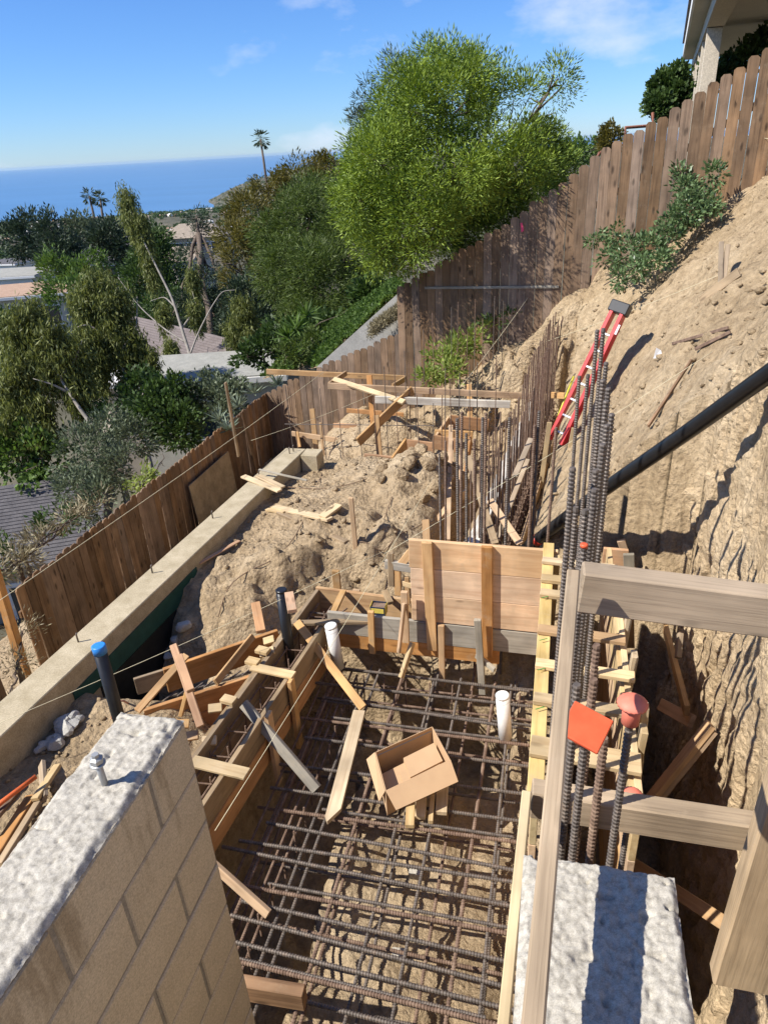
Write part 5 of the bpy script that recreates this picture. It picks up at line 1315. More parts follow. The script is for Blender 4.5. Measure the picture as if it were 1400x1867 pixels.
# --- feathery trees left of it
tree('acacia_tree', 'big feathery dark green tree beyond the low fence', 'tree', [B(560, 415, 70, 25), B(640, 455, 75, 24), B(600, 535, 85, 23), B(525, 500, 60, 24), B(670, 560, 50, 22), B(575, 365, 40, 26), B(500, 430, 38, 25), B(690, 500, 45, 23), B(640, 380, 45, 25), B(560, 590, 45, 22.5)],
     gbase(600, 640, 23), 'lf_acacia', 'bark', per=75, leaves=50, cr=.36, L=.20, Wd=.02, up=-.05, out=.55, spread=.6, shell=.62, gap=.55, trunk_r=.16)
tree('olive_tree', 'olive brown tree behind the feathery dark green tree', 'tree', [B(545, 330, 42, 34), B(600, 308, 30, 35), B(500, 352, 36, 34), B(455, 395, 40, 33), B(430, 440, 36, 32), B(440, 500, 34, 31), B(575, 345, 36, 34), B(420, 480, 22, 31)],
     gbase(480, 600, 33), 'lf_olive', 'bark', per=46, leaves=44, cr=.42, L=.2, Wd=.04, up=.15, shell=.55, gap=.6, trunk_r=.2)
# cedar with level tiers
ce = [B(358, 395, 18, 38, .5), B(362, 425, 28, 38, .4), B(358, 460, 34, 38, .35), B(372, 500, 44, 37.5, .3), B(365, 540, 50, 37.5, .28), B(385, 580, 56, 37, .28), B(370, 615, 50, 37, .25), B(430, 560, 35, 37, .3), B(310, 590, 30, 37, .3)]
tree('cedar_tree', 'dark blue green cedar tree with level tiers before the far houses', 'tree', ce, gbase(370, 640, 32), 'lf_cedar', 'bark', per=60, leaves=38, cr=.34, L=.17, Wd=.03, up=.1, shell=.35, gap=.7, trunk_r=.2, fork=Vector(ce[1][0]))

MT = [('round dark tree at the far left below the horizon', [(60, 425, 36), (30, 440, 30), (90, 455, 30)], 70, 'lf_cedar'), ('dark conifer left of the paired palms', [(95, 420, 26), (110, 455, 34), (130, 470, 22)], 60, 'lf_cedar'),
      ('wispy grey tree under the paired palms', [(150, 420, 26), (175, 425, 24), (130, 410, 18)], 90, 'lf_grey'), ('dark spreading tree right of the paired palms', [(200, 430, 28), (235, 445, 26), (180, 445, 24), (215, 465, 22)], 64, 'lf_cedar'),
      ('green tree above the terracotta roof', [(100, 495, 30), (140, 505, 30), (165, 480, 26)], 50, 'lf_green'), ('low green hedge right of the terracotta roof', [(110, 530, 26), (150, 535, 24)], 42, 'lf_green'),
      ('dark tree behind the slender eucalyptus', [(270, 455, 36), (300, 480, 40), (260, 510, 40), (310, 530, 36), (285, 430, 24)], 46, 'lf_shrub'), ('dark tree left of the cedar', [(320, 560, 34), (290, 575, 36), (330, 600, 30)], 38, 'lf_shrub'), ('dark tree mass between the cedar and feathery tree', [(450, 540, 34), (470, 590, 40), (430, 610, 34)], 30, 'lf_cedar'),
      ('dark tree at the left edge above the shrub mass', [(20, 640, 50), (-10, 600, 40), (40, 690, 40)], 26, 'lf_shrub')]
for (l, bl_, d_, m) in MT:
    bl = [B(px, py, r, d_) for px, py, r in bl_]; c = Vector(bl[-1][0])
    k_ = d_ / 30.0
    tree('garden_tree', l, 'tree', bl, Vector((c.x, c.y, c.z - bl[-1][1][2] * 1.3)), m, 'bark', per=34 / k_ ** 1.5, leaves=44, cr=.42 * k_ ** .8, L=.2 * k_ ** .8, Wd=.05 * k_ ** .8, shell=.5, gap=.7, trunk_r=.12 * k_)
# --- eucalyptus with drooping leaves on pale limbs
def euc(label, path, branches, clumps, d, base_z=None):
    P0 = [atd(px, py, d + dd) for px, py, dd in path]; base = Vector(P0[0])
    t = thing('eucalyptus_tree', label, 'tree', base, 'eucalyptus trees below the downhill fence')
    def smooth(pts):
        f = []
        for a, b in zip(pts, pts[1:]):
            for k in range(5): f.append(a.lerp(b, k / 5))
        f.append(pts[-1])
        for _ in range(2): f = [f[0]] + [(f[i - 1] + f[i] * 2 + f[i + 1]) / 4 for i in range(1, len(f) - 1)] + [f[-1]]
        return f
    f = smooth([base + Vector((0, 0, -1.5))] + P0)
    tube('trunk', f, .1, 'palebark', t, 8, radii=[.085 - .068 * i / (len(f) - 1) for i in range(len(f))])
    for br in branches:
        g = smooth([atd(px, py, d + dd) for px, py, dd in br]); tube('limb', g, .05, 'palebark', t, 6, radii=[.036 - .028 * i / (len(g) - 1) for i in range(len(g))])
    Vs = []
    for (px, py, rx, ry, dd) in clumps:
        c = np.array(atd(px, py, d + dd)); a = rx * d / FPX; b = ry * d / FPX
        a *= .9; b *= .95; ns = int(30 * a * b / .12) + 10
        s = rvec(ns) * (NR.random(ns) ** .45)[:, None] * np.array([a, a, b]) + c
        k = 46; tl = NR.uniform(.35, .9, ns)
        q = NR.random((ns, k)); P = np.repeat(s, k, 0).reshape(ns, k, 3).copy()
        P[:, :, 2] -= q * tl[:, None]; P += NR.normal(size=(ns, k, 3)) * (.05 + .05 * (1 - q[..., None]))
        D = np.array([0, 0, -1.0]) + .45 * NR.normal(size=(ns * k, 3))
        Vs.append(leaf_quads(P.reshape(-1, 3), D, NR.uniform(.10, .22, ns * k), .036))
    obj('crown', leaf_mesh('crown', np.vstack(Vs) - np.array(base), M['lf_euc']), t)
    return t
euc('slender pale trunked eucalyptus with the tallest leaning top', [(362, 720, 0), (352, 665, 0), (335, 610, 0), (315, 545, 0), (290, 495, 0), (262, 440, 0), (235, 375, 0)],
    [[(345, 650, 0), (362, 605, -.2), (385, 560, -.4), (405, 530, -.5), (432, 528, -.5)], [(340, 625, 0), (300, 600, .2), (255, 560, .4), (215, 505, .5)], [(352, 690, 0), (310, 655, -.3), (265, 640, -.4), (225, 610, -.5)], [(320, 560, 0), (300, 540, .1), (275, 548, .2)], [(330, 600, 0), (360, 560, .3), (350, 530, .3)]],
    [(228, 355, 20, 22, 0), (245, 395, 22, 30, 0), (262, 430, 18, 30, .1), (440, 560, 24, 34, -.5), (425, 600, 18, 28, -.4), (355, 560, 14, 30, .2), (275, 480, 16, 28, .2), (310, 630, 16, 24, 0), (350, 500, 14, 24, .3), (450, 600, 16, 22, -.5), (295, 560, 12, 22, .2)], 25)
euc('middle eucalyptus with a full drooping crown and bare lower trunk', [(276, 852, 0), (262, 800, 0), (248, 745, 0), (232, 690, 0), (205, 620, 0), (185, 560, 0)],
    [[(250, 750, 0), (262, 715, -.2), (270, 690, -.3)], [(215, 645, 0), (250, 600, .1), (250, 540, .2)], [(205, 620, 0), (160, 590, -.2), (130, 600, -.3)]],
    [(175, 505, 34, 24, 0), (160, 545, 40, 40, 0), (205, 545, 40, 45, .1), (190, 600, 50, 50, 0), (235, 615, 34, 40, .2), (150, 620, 34, 45, -.3), (230, 660, 26, 30, .1), (175, 660, 30, 40, -.2), (270, 640, 20, 24, .1)], 20)
euc('left eucalyptus with low hanging crown at the left edge', [(212, 830, 0), (180, 790, 0), (145, 745, 0), (110, 690, 0), (70, 620, 0)],
    [[(125, 715, 0), (95, 700, -.2), (60, 690, -.3)], [(110, 690, 0), (140, 650, .2), (150, 620, .2)]],
    [(45, 555, 34, 26, 0), (25, 590, 34, 40, 0), (75, 595, 40, 40, 0), (120, 640, 44, 50, .2), (85, 650, 40, 40, 0), (140, 700, 34, 40, .2), (30, 650, 34, 30, -.2), (10, 700, 30, 30, -.2), (70, 730, 30, 26, 0), (20, 750, 40, 34, -.3), (60, 770, 40, 24, -.3)], 17)

# --- shrubs beyond the fence
SH = [('grey green shrub with bare twigs just outside the dark fence', [B(165, 835, 62, 13.5), B(225, 855, 48, 13), B(115, 850, 45, 13.5), B(245, 800, 40, 14.5), B(200, 790, 45, 14.5), B(140, 890, 40, 12.8), B(190, 905, 36, 12.4), B(150, 930, 30, 12.0)], 'lf_grey', 42, .07, .02, 90),
      ('dark green shrub behind the grey green shrub', [B(315, 715, 48, 17.5), B(285, 755, 55, 17), B(255, 720, 40, 18), B(330, 775, 40, 16.5), B(220, 745, 40, 17.5)], 'lf_shrub', 44, .09, .04, 75),
      ('round grey leaved shrub in front of the flat roofed garage', [B(395, 718, 40, 18), B(425, 722, 34, 17.5), B(370, 735, 36, 17.5), B(400, 750, 42, 17)], 'lf_grey', 40, .08, .035, 70),
      ('bright green low shrub against the dark fence', [B(260, 875, 22, 12.6), B(300, 835, 22, 13.5), B(245, 890, 14, 12.2)], 'lf_weed', 36, .07, .02, 100),
      ('green shrub mass at the left edge below the eucalyptus', [B(30, 820, 55, 17), B(80, 835, 45, 16.5), B(-10, 790, 50, 17.5), B(50, 860, 30, 16), B(90, 790, 40, 18)], 'lf_green', 40, .10, .05, 60),
      ('dry brown brush along the outer foot of the fence', [B(30, 1020, 40, 9.3, .4), B(80, 985, 34, 9.8, .4), B(130, 945, 30, 10.3, .4), B(-20, 1050, 40, 9, .4), B(170, 920, 24, 10.8, .5)], 'lf_dry', 40, .09, .012, 110),
      ('dark low shrubs beside the grey shingled roof', [B(40, 1005, 36, 10.6, .6), B(100, 950, 36, 11.2, .6), B(-10, 1020, 40, 10.4, .6)], 'lf_shrub', 36, .07, .02, 90),
      ('pale grass seen through the fence gap', [B(30, 1210, 34, 7.8, .5), B(40, 1150, 24, 8.3, .6), B(18, 1270, 30, 7.4, .5)], 'lf_dry', 36, .05, .006, 200),
      ('round shrub at the head of the ivy bank', [B(545, 640, 22, 16.5), B(520, 650, 18, 16.5), B(575, 620, 20, 17)], 'lf_acacia', 40, .08, .02, 110),
      ('dark hedge below the feathery tree', [B(480, 640, 34, 20, .7), B(520, 610, 40, 20.5, .7), B(600, 600, 50, 21, .6), B(680, 540, 40, 20, .8), B(450, 650, 26, 19.5, .8), B(560, 610, 40, 20.5, .7)], 'lf_shrub', 40, .12, .05, 60),
      ('dense green shrub beyond the tall fence on the skyline', [B(1050, 280, 32, 24, .7), B(1020, 290, 30, 23, .7), B(1085, 270, 22, 25, .7), B(1000, 310, 30, 22, .8)], 'lf_green', 40, .1, .04, 60),
      ('small olive bush on the skyline above the fence', [B(1115, 246, 20, 22), B(1108, 262, 18, 22)], 'lf_olive', 40, .08, .03, 110),
      ('round clipped dark green shrub beside the house posts', [B(1216, 160, 32, 19), B(1225, 185, 34, 19), B(1205, 190, 22, 18.5), B(1232, 140, 20, 19)], 'lf_shrub', 46, .09, .05, 120),
      ('leafy plants under the house deck behind the fence', [B(1310, 135, 22, 15.5), B(1340, 120, 22, 15.5), B(1285, 150, 16, 15.5), B(1370, 100, 24, 15), B(1395, 80, 24, 15)], 'lf_shrub', 40, .08, .04, 110)]
for (l, bl, m, lv, L_, w_, per) in SH:
    c = Vector(bl[0][0]); bs = Vector((c.x, c.y, c.z - bl[0][1][2]))
    tree('shrub', l, 'shrub', bl, bs, m, 'bark', per=per, leaves=lv, cr=.16 if per > 80 else .22, L=L_ * 1.25, Wd=w_ * 1.25, up=.25, shell=.55, gap=.65, trunk_r=.04)
# agaves on the fence line
for i, (px, py, d) in enumerate([(398, 752, 13.6), (432, 728, 14.2), (462, 704, 14.8), (415, 770, 13.3), (505, 690, 15.2)]):
    c = atd(px, py, d); n = 46; a = NR.uniform(0, 6.283, n); el = NR.uniform(.1, 1.2, n)
    D = np.stack([np.cos(a) * np.cos(el), np.sin(a) * np.cos(el), np.sin(el)], 1)
    V = leaf_quads(np.tile(np.array([0, 0, -.15]), (n, 1)), D, NR.uniform(.2, .36, n), .035)
    o = obj('agave', leaf_mesh('agave', V, M['lf_agave']), None, c); tag(o, ORD[i] + ' spiky grey agave along the fence from the left', 'agave', 'agaves outside the dark fence')
# yucca stalks by the ivy
for i, (px, py, d) in enumerate([(540, 600, 18.5), (560, 575, 19), (525, 615, 18.5)]):
    c = atd(px, py, d); n = 70; V = leaf_quads(np.zeros((n, 3)), rvec(n) + np.array([0, 0, .3]), NR.uniform(.35, .55, n), .05)
    o = obj('yucca', leaf_mesh('yucca', V, M['lf_green']), None, c); tag(o, ['front', 'highest', 'leftmost'][i] + ' dark spiky yucca under the feathery tree', 'yucca', 'yuccas under the feathery tree')

# ivy bank and its low wall behind the low fence
wA, wB = aty(578, 668, 14.6), aty(735, 526, 14.2)
M['greywall'] = noisy('grey_plaster', (0.30, 0.285, 0.255), (0.42, 0.40, 0.36), scale=4, bump=.3, fine=60)
bm = bmesh.new(); tv = []
for p, z in ((wA, -6.0), (wB, -4.0)):
    for dy in (0, .16): tv.append(bm.verts.new((p.x, p.y + dy, p.z))); tv.append(bm.verts.new((p.x, p.y + dy, z)))
for f in [(0, 1, 5, 4), (2, 6, 7, 3), (0, 4, 6, 2), (1, 3, 7, 5), (0, 2, 3, 1), (4, 5, 7, 6)]: bm.faces.new([tv[i] for i in f])
bmesh.ops.recalc_face_normals(bm, faces=bm.faces)
tag(obj('garden_wall', bm_mesh('garden_wall', bm, M['greywall'])), 'sloping grey garden wall behind the low picket fence', 'wall')
n = 15000; s = NR.random(n); w = NR.random(n)
e0, e1 = np.array(wA), np.array(wB); f0, f1 = np.array(atd(470, 690, 19)), np.array(atd(715, 512, 19.5))
P = (e0 + (e1 - e0) * s[:, None]) * (1 - w[:, None]) + (f0 + (f1 - f0) * s[:, None]) * w[:, None]; P[:, 1] += .25
P[:, 2] += .10 * fbm(P[:, 0] * 2, P[:, 1] * 2, 1.0, 3)
iv = obj('ivy', leaf_mesh('ivy', leaf_quads(P, rvec(n) + np.array([-.2, -.3, .8]), NR.uniform(.07, .12, n), .08), M['lf_green'])); iv['kind'] = 'stuff'; tag(iv, 'bright green ivy covering the bank behind the low fence', 'ivy')
V = [e0 + [0, .2, -.06], e1 + [0, .2, -.06], f1 + [0, .3, -.1], f0 + [0, .3, -.1]]; struct(obj('bank', mesh_np('bank', np.array(V), [(0, 1, 2, 3)], M['dirt'])))
n = 5000; 
P = np.stack([NR.uniform(-3.6, -2.9, n), np.full(n, 13.6) + NR.uniform(-.2, .5, n), NR.uniform(-2.0, -1.5, n)], 1); P[:, 2] = -1.75 + .75 * (P[:, 0] + 3.6) / .7 * .6 + NR.uniform(-.2, .05, n)
o = obj('dry_brush', leaf_mesh('dry_brush', leaf_quads(P, rvec(n) + np.array([0, 0, .5]), .10, .012), M['lf_dry'])); o['kind'] = 'stuff'; tag(o, 'dry straw coloured brush behind the fence step', 'brush')

# --- vine on the slope and weeds on the bank
def plant(name, label, blobs, mat, per, leaves, L, Wd, cr=.09, up=.3, stems=None):
    c = Vector(blobs[0][0]); t = thing(name, label, 'plant', c)
    bl = [(np.array(a), np.array(r)) for a, r in blobs]; C, N = crown_points(bl, per, .4, .6); n = len(C); k = leaves
    off = rvec(n * k) * (NR.random(n * k) ** .5)[:, None]; P = np.repeat(C, k, 0) + off * cr
    D = .6 * np.repeat(N, k, 0) + off + .5 * rvec(n * k) + np.array([0, 0, up])
    obj('leaves', leaf_mesh('leaves', leaf_quads(P, D, L * NR.uniform(.6, 1.3, n * k), Wd * NR.uniform(.7, 1.2, n * k)) - np.array(c), M[mat]), t)
    if stems:
        for st in stems: tube('stem', [Vector(q) for q in st], .008, 'bark', t, 5)
    return t
M['lf_vine'] = leafmat('glossy_vine_leaf', (0.04, 0.08, 0.028), (0.13, 0.19, 0.08), .2, .35)
vb = [(1085, 435, 16, 10.6), (1125, 425, 18, 10.4), (1110, 470, 14, 10.3), (1150, 462, 26, 10.0), (1185, 455, 28, 9.8), (1215, 430, 28, 9.8), (1235, 400, 26, 9.9), (1260, 380, 30, 9.7), (1250, 345, 26, 9.9), (1240, 315, 14, 10), (1285, 350, 24, 9.6), (1305, 315, 18, 9.6), (1160, 490, 22, 9.7), (1130, 510, 18, 9.7), (1300, 370, 18, 9.5), (1200, 475, 18, 9.5)]
plant('vine', 'bushy dark green vine sprawling down the slope before the tall fence', [B(*q) for q in vb], 'lf_vine', 620, 20, .07, .034, .10, .15, [[atd(1310, 380, 9.7), atd(1240, 430, 9.7), atd(1150, 490, 9.7), atd(1100, 520, 9.8)]])
wb = [(800, 665, 26, 11.9), (835, 640, 26, 12.0), (865, 618, 22, 12.1), (780, 690, 20, 11.7), (820, 680, 22, 11.6), (900, 600, 20, 12.2), (790, 640, 14, 12.2)]
plant('weeds', 'yellow green weeds growing on the bank below the fence', [B(*q) for q in wb], 'lf_weed', 420, 16, .10, .04, .11, .3)
plant('creeper', 'dark green creeper at the fence foot behind the bar curtain', [B(*q) for q in [(905, 590, 24, 12.0), (935, 580, 20, 12.1), (880, 600, 18, 12.2), (950, 560, 12, 12.1)]], 'lf_shrub', 200, 14, .09, .04, .1, .3)
plant('grass_tuft', 'dry grass tuft at the top of the slope by the right edge', [B(1395, 315, 16, 10.2, .8), B(1375, 330, 12, 10.2, .7), B(1345, 345, 10, 10.4, .6)], 'lf_dry', 300, 16, .14, .008, .08, .7)

# --- palms
def palm(label, px, py, base_py, d, crown_px, lean=0):
    top = atd(px, py, d); bpt = atd(px + lean, base_py, d); t = thing('palm_tree', label, 'palm tree', bpt)
    r = crown_px * d / FPX; tr = max(.18, r * .11)
    tube('trunk', [bpt + Vector((0, 0, -2)), bpt.lerp(top, .5), top], tr, 'bark', t, 7, radii=[tr * 1.2, tr, tr * .85])
    V = []; nf = 46
    for k in range(nf):
        a = random.uniform(0, 6.283); el = random.uniform(-1.1, 1.35); ln = r * random.uniform(.8, 1.1)
        d0 = Vector((math.cos(a) * math.cos(el), math.sin(a) * math.cos(el), math.sin(el)))
        m = 14; fr = NR.uniform(-.9, .9, m); tip = np.array(d0) * ln * .55
        sd = np.cross(np.array(d0), [0, 0, 1]); sd = sd / (np.linalg.norm(sd) + 1e-6)
        D = np.array(d0)[None] + sd[None] * fr[:, None] * 1.0 + np.array([0, 0, -.25])
        V.append(leaf_quads(np.tile(tip, (m, 1)), D, ln * .5, ln * .06)); V.append(leaf_quads(np.zeros((1, 3)), np.array([d0]), ln * .62, ln * .03))
    o = obj('crown', leaf_mesh('crown', np.vstack(V), M['lf_palm']), t, top - bpt)
    return t
M['lf_palm'] = leafmat('palm_leaf', (0.03, 0.045, 0.018), (0.075, 0.10, 0.04), .15)
palm('tall single fan palm against the ocean', 475, 253, 335, 120, 19, 12)
palm('left palm of the pair above the far roofs', 163, 357, 410, 110, 17, 12)
palm('right palm of the pair above the far roofs', 183, 362, 412, 108, 17, 6)

# ================================================================== HOUSES
M['shingle'] = noisy('grey_shingle', (0.085, 0.08, 0.085), (0.15, 0.14, 0.14), scale=5, rough=.9, bump=.5, dist=.03, fine=30)
M['brownroof'] = noisy('mauve_brown_roof', (0.15, 0.122, 0.112), (0.21, 0.175, 0.16), scale=2, rough=.9, bump=.4, dist=.03, fine=18)
M['gravel'] = noisy('gravel_roof', (0.27, 0.265, 0.235), (0.37, 0.36, 0.32), scale=3, rough=.95, bump=.3, fine=40)
M['terra'] = noisy('terracotta_roof', (0.36, 0.235, 0.16), (0.46, 0.31, 0.215), scale=3, rough=.9, bump=.4, fine=25)
M['stucco'] = noisy('cream_stucco', (0.50, 0.455, 0.37), (0.60, 0.55, 0.45), scale=3, rough=.95, bump=.2, fine=50)
M['white'] = plain('white_paint', (0.74, 0.72, 0.68), rough=.6, var=.05)
M['tanwall'] = noisy('tan_stucco', (0.36, 0.30, 0.225), (0.45, 0.38, 0.29), scale=3, rough=.95, bump=.2, fine=50)
M['darkglass'] = plain('dark_glass', (0.03, 0.04, 0.05), rough=.1, spec=.8)
M['tanroof'] = noisy('tan_roof', (0.32, 0.26, 0.20), (0.42, 0.35, 0.27), scale=2, rough=.9, bump=.3, fine=20)
def poly_prism(name, top, zdown, mat, parent, roofmat=None):
    """closed solid under an arbitrary (sloping) top polygon"""
    bm = bmesh.new(); o0 = org(parent); a = [bm.verts.new(Vector(p) - o0) for p in top]; b = [bm.verts.new(Vector((p[0], p[1], p[2] - zdown)) - o0) for p in top]; n = len(a)
    bm.faces.new(a); bm.faces.new(b[::-1])
    for i in range(n): bm.faces.new((a[i], b[i], b[(i + 1) % n], a[(i + 1) % n]))
    bmesh.ops.recalc_face_normals(bm, faces=bm.faces); return obj(name, bm_mesh(name, bm, M[mat]), parent)
def house(label, px, py, d, w, dep, wallh, rot, roof, roofmat, wallmat='stucco', rise=1.0, eave=.4, windows=3, chim=False):
    c = atd(px, py, d); z1 = c.z; base = Vector((c.x, c.y, z1 - wallh))
    t = thing('house', label, 'house', base); t.rotation_euler = (0, 0, rot)
    def blk(nm, x0, x1, y0, y1, z0_, z1_, m):
        o = obj(nm, box_mesh(x1 - x0, y1 - y0, z1_ - z0_, M[m], .01), t); o.location = ((x0 + x1) / 2, (y0 + y1) / 2, (z0_ + z1_) / 2); return o
    wl_ = blk('wall', -w / 2, w / 2, -dep / 2, dep / 2, -4, wallh - .03, wallmat)
    W2, D2 = w / 2 + eave, dep / 2 + eave
    if roof == 'flat':
        r_ = blk('roof', -W2, W2, -D2, D2, wallh, wallh + .22, roofmat); blk('fascia', -W2 - .03, W2 + .03, -D2 - .03, D2 + .03, wallh - .02, wallh + .17, 'white')
    else:
        hip = W2 * .55 if roof == 'hip' else 0.0
        V = [(-W2, -D2, wallh), (W2, -D2, wallh), (W2, D2, wallh), (-W2, D2, wallh), (-W2 + hip, 0, wallh + rise), (W2 - hip, 0, wallh + rise)]
        F = [(0, 1, 5, 4), (2, 3, 4, 5), (0, 4, 3), (1, 2, 5), (3, 2, 1, 0)]
        r_ = obj('roof', mesh_np('roof', V, F, M[roofmat]), t)
        n_rows = 24
        for k in range(1, n_rows):                       # shingle courses stand slightly proud
            f = k / n_rows; x0 = -W2 + hip * f; x1 = W2 - hip * f
            o = obj('roof_course', box_mesh(x1 - x0, .03, .012, M[roofmat], 0), t); o.location = ((x0 + x1) / 2, -D2 + D2 * f, wallh + rise * f + .004)
        if chim: o = obj('chimney', box_mesh(.7, .6, 1.6, M['tanwall'], .02), t); o.location = (w * .2, .3, wallh + rise)
    for k in range(windows):
        x = -w / 2 + (k + .5) * w / windows
        f = blk('window', x - .75, x + .75, -dep / 2 - .03, -dep / 2 + .02, wallh - 1.9, wallh - .55, 'white')
        p = obj('pane', box_mesh(1.3, .03, 1.15, M['darkglass'], 0), f); p.location = (0, -.025, 0)
    return t
R_ = math.radians
house('house with mauve brown gable roof below the eucalyptus', 350, 655, 30, 8.5, 5.5, 2.4, R_(-32), 'gable', 'brownroof', 'tanwall', 1.3, windows=3)
house('flat roofed cream garage beside the mauve roofed house', 385, 676, 23, 4.3, 2.4, 2.2, R_(16), 'flat', 'gravel', 'stucco', windows=1)
house('low white patio roof beside the flat roofed garage', 258, 688, 27, 2.4, 1.6, 2.0, R_(16), 'flat', 'white', 'tanwall', windows=1)
house('grey shingled roof house at the left edge below the shrubs', -8, 962, 16.5, 4.4, 3.6, 2.0, R_(28), 'gable', 'shingle', 'tanwall', 1.0, windows=2)
house('terracotta roofed house at the left edge', 35, 533, 48, 6.5, 5, 2.4, R_(25), 'flat', 'terra', 'stucco', windows=3)
house('white flat roofed house behind the terracotta roof', 22, 500, 62, 5.5, 5, 2.4, R_(15), 'flat', 'gravel', 'white', windows=4)
house('grey tiled roof house left of the eucalyptus top', 212, 468, 78, 4.6, 4, 2.2, R_(10), 'gable', 'shingle', 'stucco', 1.4, windows=3)
house('pale house with light grey roof behind the palms pair', 205, 438, 105, 6, 5, 2.2, R_(-10), 'hip', 'gravel', 'white', 1.2, windows=4)
house('long low house with white fascia left of the palms', 115, 443, 105, 5.5, 5, 2.0, R_(8), 'flat', 'gravel', 'white', windows=5)
house('tan roofed house with tall glass front behind the cedar', 358, 428, 95, 8.2, 6, 2.8, R_(12), 'hip', 'tanroof', 'tanwall', 1.5, windows=5)
house('small cream house behind the cedar trunk', 335, 470, 70, 4, 4, 2.2, R_(-5), 'gable', 'tanroof', 'stucco', 1.1, windows=2)
house('low grey house at the far left below the palms', 20, 478, 95, 5, 5, 2.2, R_(0), 'flat', 'shingle', 'white', windows=4)
# neighbour's house with a deck on posts at upper right
e = Vector((math.sin(R_(6.5)), math.cos(R_(6.5)), 0)); s_ = Vector((e.y, -e.x, 0))
c1 = atd(1302, 60, 13.0); dz = c1.z + .1
nh = thing('deck_house', 'cream house deck on square posts rising above the tall fence', 'house', (c1.x, c1.y, dz - 3))
M['deckstucco'] = noisy('warm_white_stucco', (0.60, 0.52, 0.41), (0.66, 0.58, 0.46), scale=3, rough=.9, bump=.15, fine=50)
for k in range(5):
    q = c1 + e * (2.3 * k); board('post', (q.x, q.y, dz - 5), (q.x, q.y, dz - .02), .26, .26, 'deckstucco', nh, up=s_)
a0 = c1 - e * 5; a1 = c1 + e * 11
board('beam', Vector((a0.x, a0.y, dz + .14)), Vector((a1.x, a1.y, dz + .14)), .30, .30, 'deckstucco', nh)
mid = lambda off, z: (Vector((a0.x, a0.y, z)) + s_ * off, Vector((a1.x, a1.y, z)) + s_ * off)
p, q = mid(2.9, dz + .42); board('deck_slab', p, q, .24, 6.6, 'deckstucco', nh)
p, q = mid(-.42, dz + .52); board('fascia', p, q, .42, .05, 'white', nh)
p, q = mid(-.44, dz + .76); board('fascia_cap', p, q, .05, .12, 'brownroof', nh)
M['railglass'], n_, l_, b_ = new_mat('rail_glass'); b_.inputs['Base Color'].default_value = (.75, .86, .95, 1); b_.inputs['Roughness'].default_value = .03; b_.inputs['Transmission Weight'].default_value = .9; b_.inputs['IOR'].default_value = 1.1
for k in range(8):
    p = a0 + e * (2.0 * k + .05) - s_ * .40; q = a0 + e * (2.0 * k + 1.95) - s_ * .40
    board('glass_panel', Vector((p.x, p.y, dz + 1.28)), Vector((q.x, q.y, dz + 1.28)), .95, .012, 'railglass', nh, bev=0)
for k in range(9): q = a0 + e * 2.0 * k - s_ * .40; board('rail_post', (q.x, q.y, dz + .78), (q.x, q.y, dz + 1.78), .03, .03, 'alu', nh)
p, q = mid(3.6, dz - 2.0); board('rear_wall', p, q, 4.6, .2, 'tanwall', nh)
# rusty pipe rail stubs on the fence line at the skyline
M['rustpaint'] = plain('rusty_brown_paint', (0.20, 0.075, 0.045), rough=.7)
rl = [[(1083, 296), (1093, 278), (1108, 272)], [(1140, 262), (1140, 232), (1190, 228), (1190, 205)]]
for i, q in enumerate(rl): tag(tube('pipe_rail', [atd(*k, 12.6) for k in q], .028, 'rustpaint', None, 8), ['rusty pipe rail elbow at the fence top beside the yew pine', 'rusty pipe rail above the fence near the clipped shrub'][i], 'rail')

# ================================================================== FAR NEIGHBOURHOOD
lowtree = []
for i in range(5):
    n = 900; bl = [(np.array([0, 0, .55]), np.array([.55, .55, .5])), (np.array([.25, .1, .85]), np.array([.35, .35, .35])), (np.array([-.25, 0, .8]), np.array([.3, .4, .3]))]
    C, N = crown_points(bl, 90, .6, .7, seed=i * 7.0); k = 10
    off = rvec(len(C) * k); P = np.repeat(C, k, 0) + off * .12
    lowtree.append(leaf_mesh('far_crown', leaf_quads(P, off + np.repeat(N, k, 0), .16, .07), M[['lf_shrub', 'lf_acacia', 'lf_cedar', 'lf_olive', 'lf_shrub'][i]]))
spots = []
for i in range(190):
    px = random.uniform(-60, 660) if i < 120 else random.uniform(-420, -60); d = math.exp(random.uniform(math.log(46), math.log(520)))
    spots.append((px, d))
for i, (px, d) in enumerate(spots):
    th = bearing(px, 450); x, y = d * math.sin(th), d * math.cos(th); s = random.uniform(2.6, 4.8) * (1 + .25 * (d > 150))
    o = obj('far_tree', lowtree[i % 5], None, (x, y, lz(x, y) - .3)); o.scale = (s * random.uniform(.8, 1.2), s * random.uniform(.8, 1.2), s * random.uniform(.8, 1.3)); o.rotation_euler.z = random.uniform(0, 6)
    tag(o, 'small dark tree among the far neighbourhood roofs', 'tree', 'trees of the far neighbourhood')
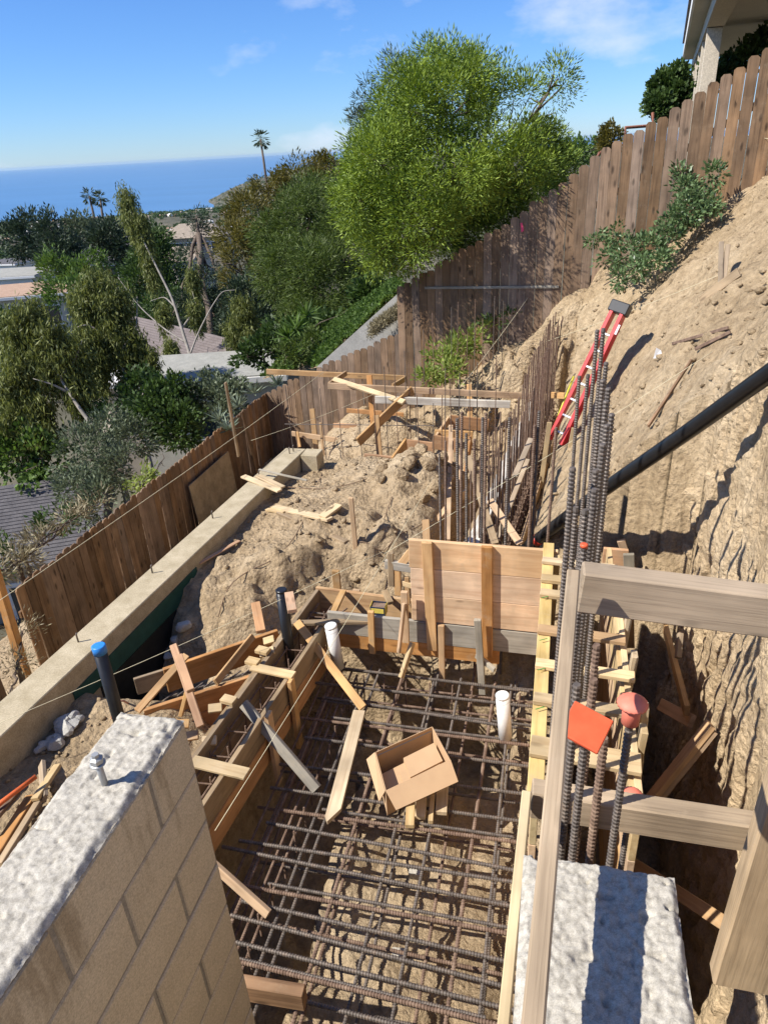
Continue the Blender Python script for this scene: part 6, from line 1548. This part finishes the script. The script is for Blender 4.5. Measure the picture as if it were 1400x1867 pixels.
# far houses on the coastal flat and on the headland: too small to tell apart
bv = np.array([(-1, -1, -1), (1, -1, -1), (1, 1, -1), (-1, 1, -1), (-1, -1, .5), (1, -1, .5), (1, 1, .5), (-1, 1, .5), (-1, 0, 1.1), (1, 0, 1.1)]) 
def far_houses(name, n, pxr, dr, seed, mats):
    for mi, m in enumerate(mats):
        Vs, Fs = [], []
        for i in range(n):
            th = bearing(random.uniform(*pxr), 420); d = math.exp(random.uniform(math.log(dr[0]), math.log(dr[1]))); x, y = d * math.sin(th), d * math.cos(th)
            z = lz(x, y)
            if z < -148: continue
            s = random.uniform(4, 8); a = random.uniform(0, 3); R3 = np.array([[math.cos(a), -math.sin(a), 0], [math.sin(a), math.cos(a), 0], [0, 0, 1]])
            o = len(Vs) * 10; Vs.append((bv * [s, s * .7, 2.4]) @ R3.T + [x, y, z + 2.0])
            Fs += [(o, o + 1, o + 5, o + 4), (o + 1, o + 2, o + 6, o + 5), (o + 2, o + 3, o + 7, o + 6), (o + 3, o, o + 4, o + 7), (o + 4, o + 5, o + 9, o + 8), (o + 6, o + 7, o + 8, o + 9), (o + 4, o + 8, o + 7), (o + 5, o + 6, o + 9)]
        ob = obj(name, mesh_np(name, np.vstack(Vs), Fs, M[m])); ob['kind'] = 'stuff'; tag(ob, ['white', 'tan roofed', 'brick red roofed'][mi] + ' houses of the far coastal town', 'houses')
far_houses('far_town', 130, (-80, 640), (600, 2500), 1, ['white', 'tanroof', 'terra'])
def far_wood(n, pxr, dr, label='dark trees and scrub scattered through the far coastal town', rs=(2, 4.5)):
    n2 = n; Vs = []
    th = np.array([bearing(random.uniform(*pxr), 420) for _ in range(n)]); d = np.exp(NR.uniform(math.log(dr[0]), math.log(dr[1]), n)); x, y = d * np.sin(th), d * np.cos(th); z = land(d, th)
    k = z > -147; x, y, z, d = x[k], y[k], z[k], d[k]; n = len(x)
    r = NR.uniform(*rs, n); q = 60 if rs[0] > 1.9 else 24; off = rvec(n * q) * np.array([1, 1, .7])
    P = np.repeat(np.stack([x, y, z + r * .7], 1), q, 0) + off * np.repeat(r, q)[:, None] * .8
    o = obj('far_wood', leaf_mesh('far_wood', leaf_quads(P, off + rvec(n * q), np.repeat(r, q) * .9, np.repeat(r, q) * .5), M['lf_shrub'])); o['kind'] = 'stuff'; tag(o, label, 'trees')
far_wood(2000, (-350, 660), (420, 3000))
far_wood(3000, (280, 760), (1500, 3040), 'low dark scrub dotted over the far headland', (1.5, 5.0))

# ================================================================== SEA AIR
hz_m = bpy.data.materials.new('sea_haze'); hz_m.use_nodes = True
hn, hl = hz_m.node_tree.nodes, hz_m.node_tree.links
hn.clear(); ho = hn.new('ShaderNodeOutputMaterial'); hv = hn.new('ShaderNodeVolumePrincipled')
hv.inputs['Color'].default_value = (0.62, 0.83, 1.0, 1); hv.inputs['Density'].default_value = 1.5e-5; hv.inputs['Anisotropy'].default_value = 0.2
hl.new(hv.outputs['Volume'], ho.inputs['Volume'])
hb = box_mesh(200000, 200000, 262, hz_m, 0)
hz_o = obj('haze', hb, None, (0, 0, -90)); hz_o['kind'] = 'stuff'; tag(hz_o, 'thin pale sea air over the coast', 'haze')
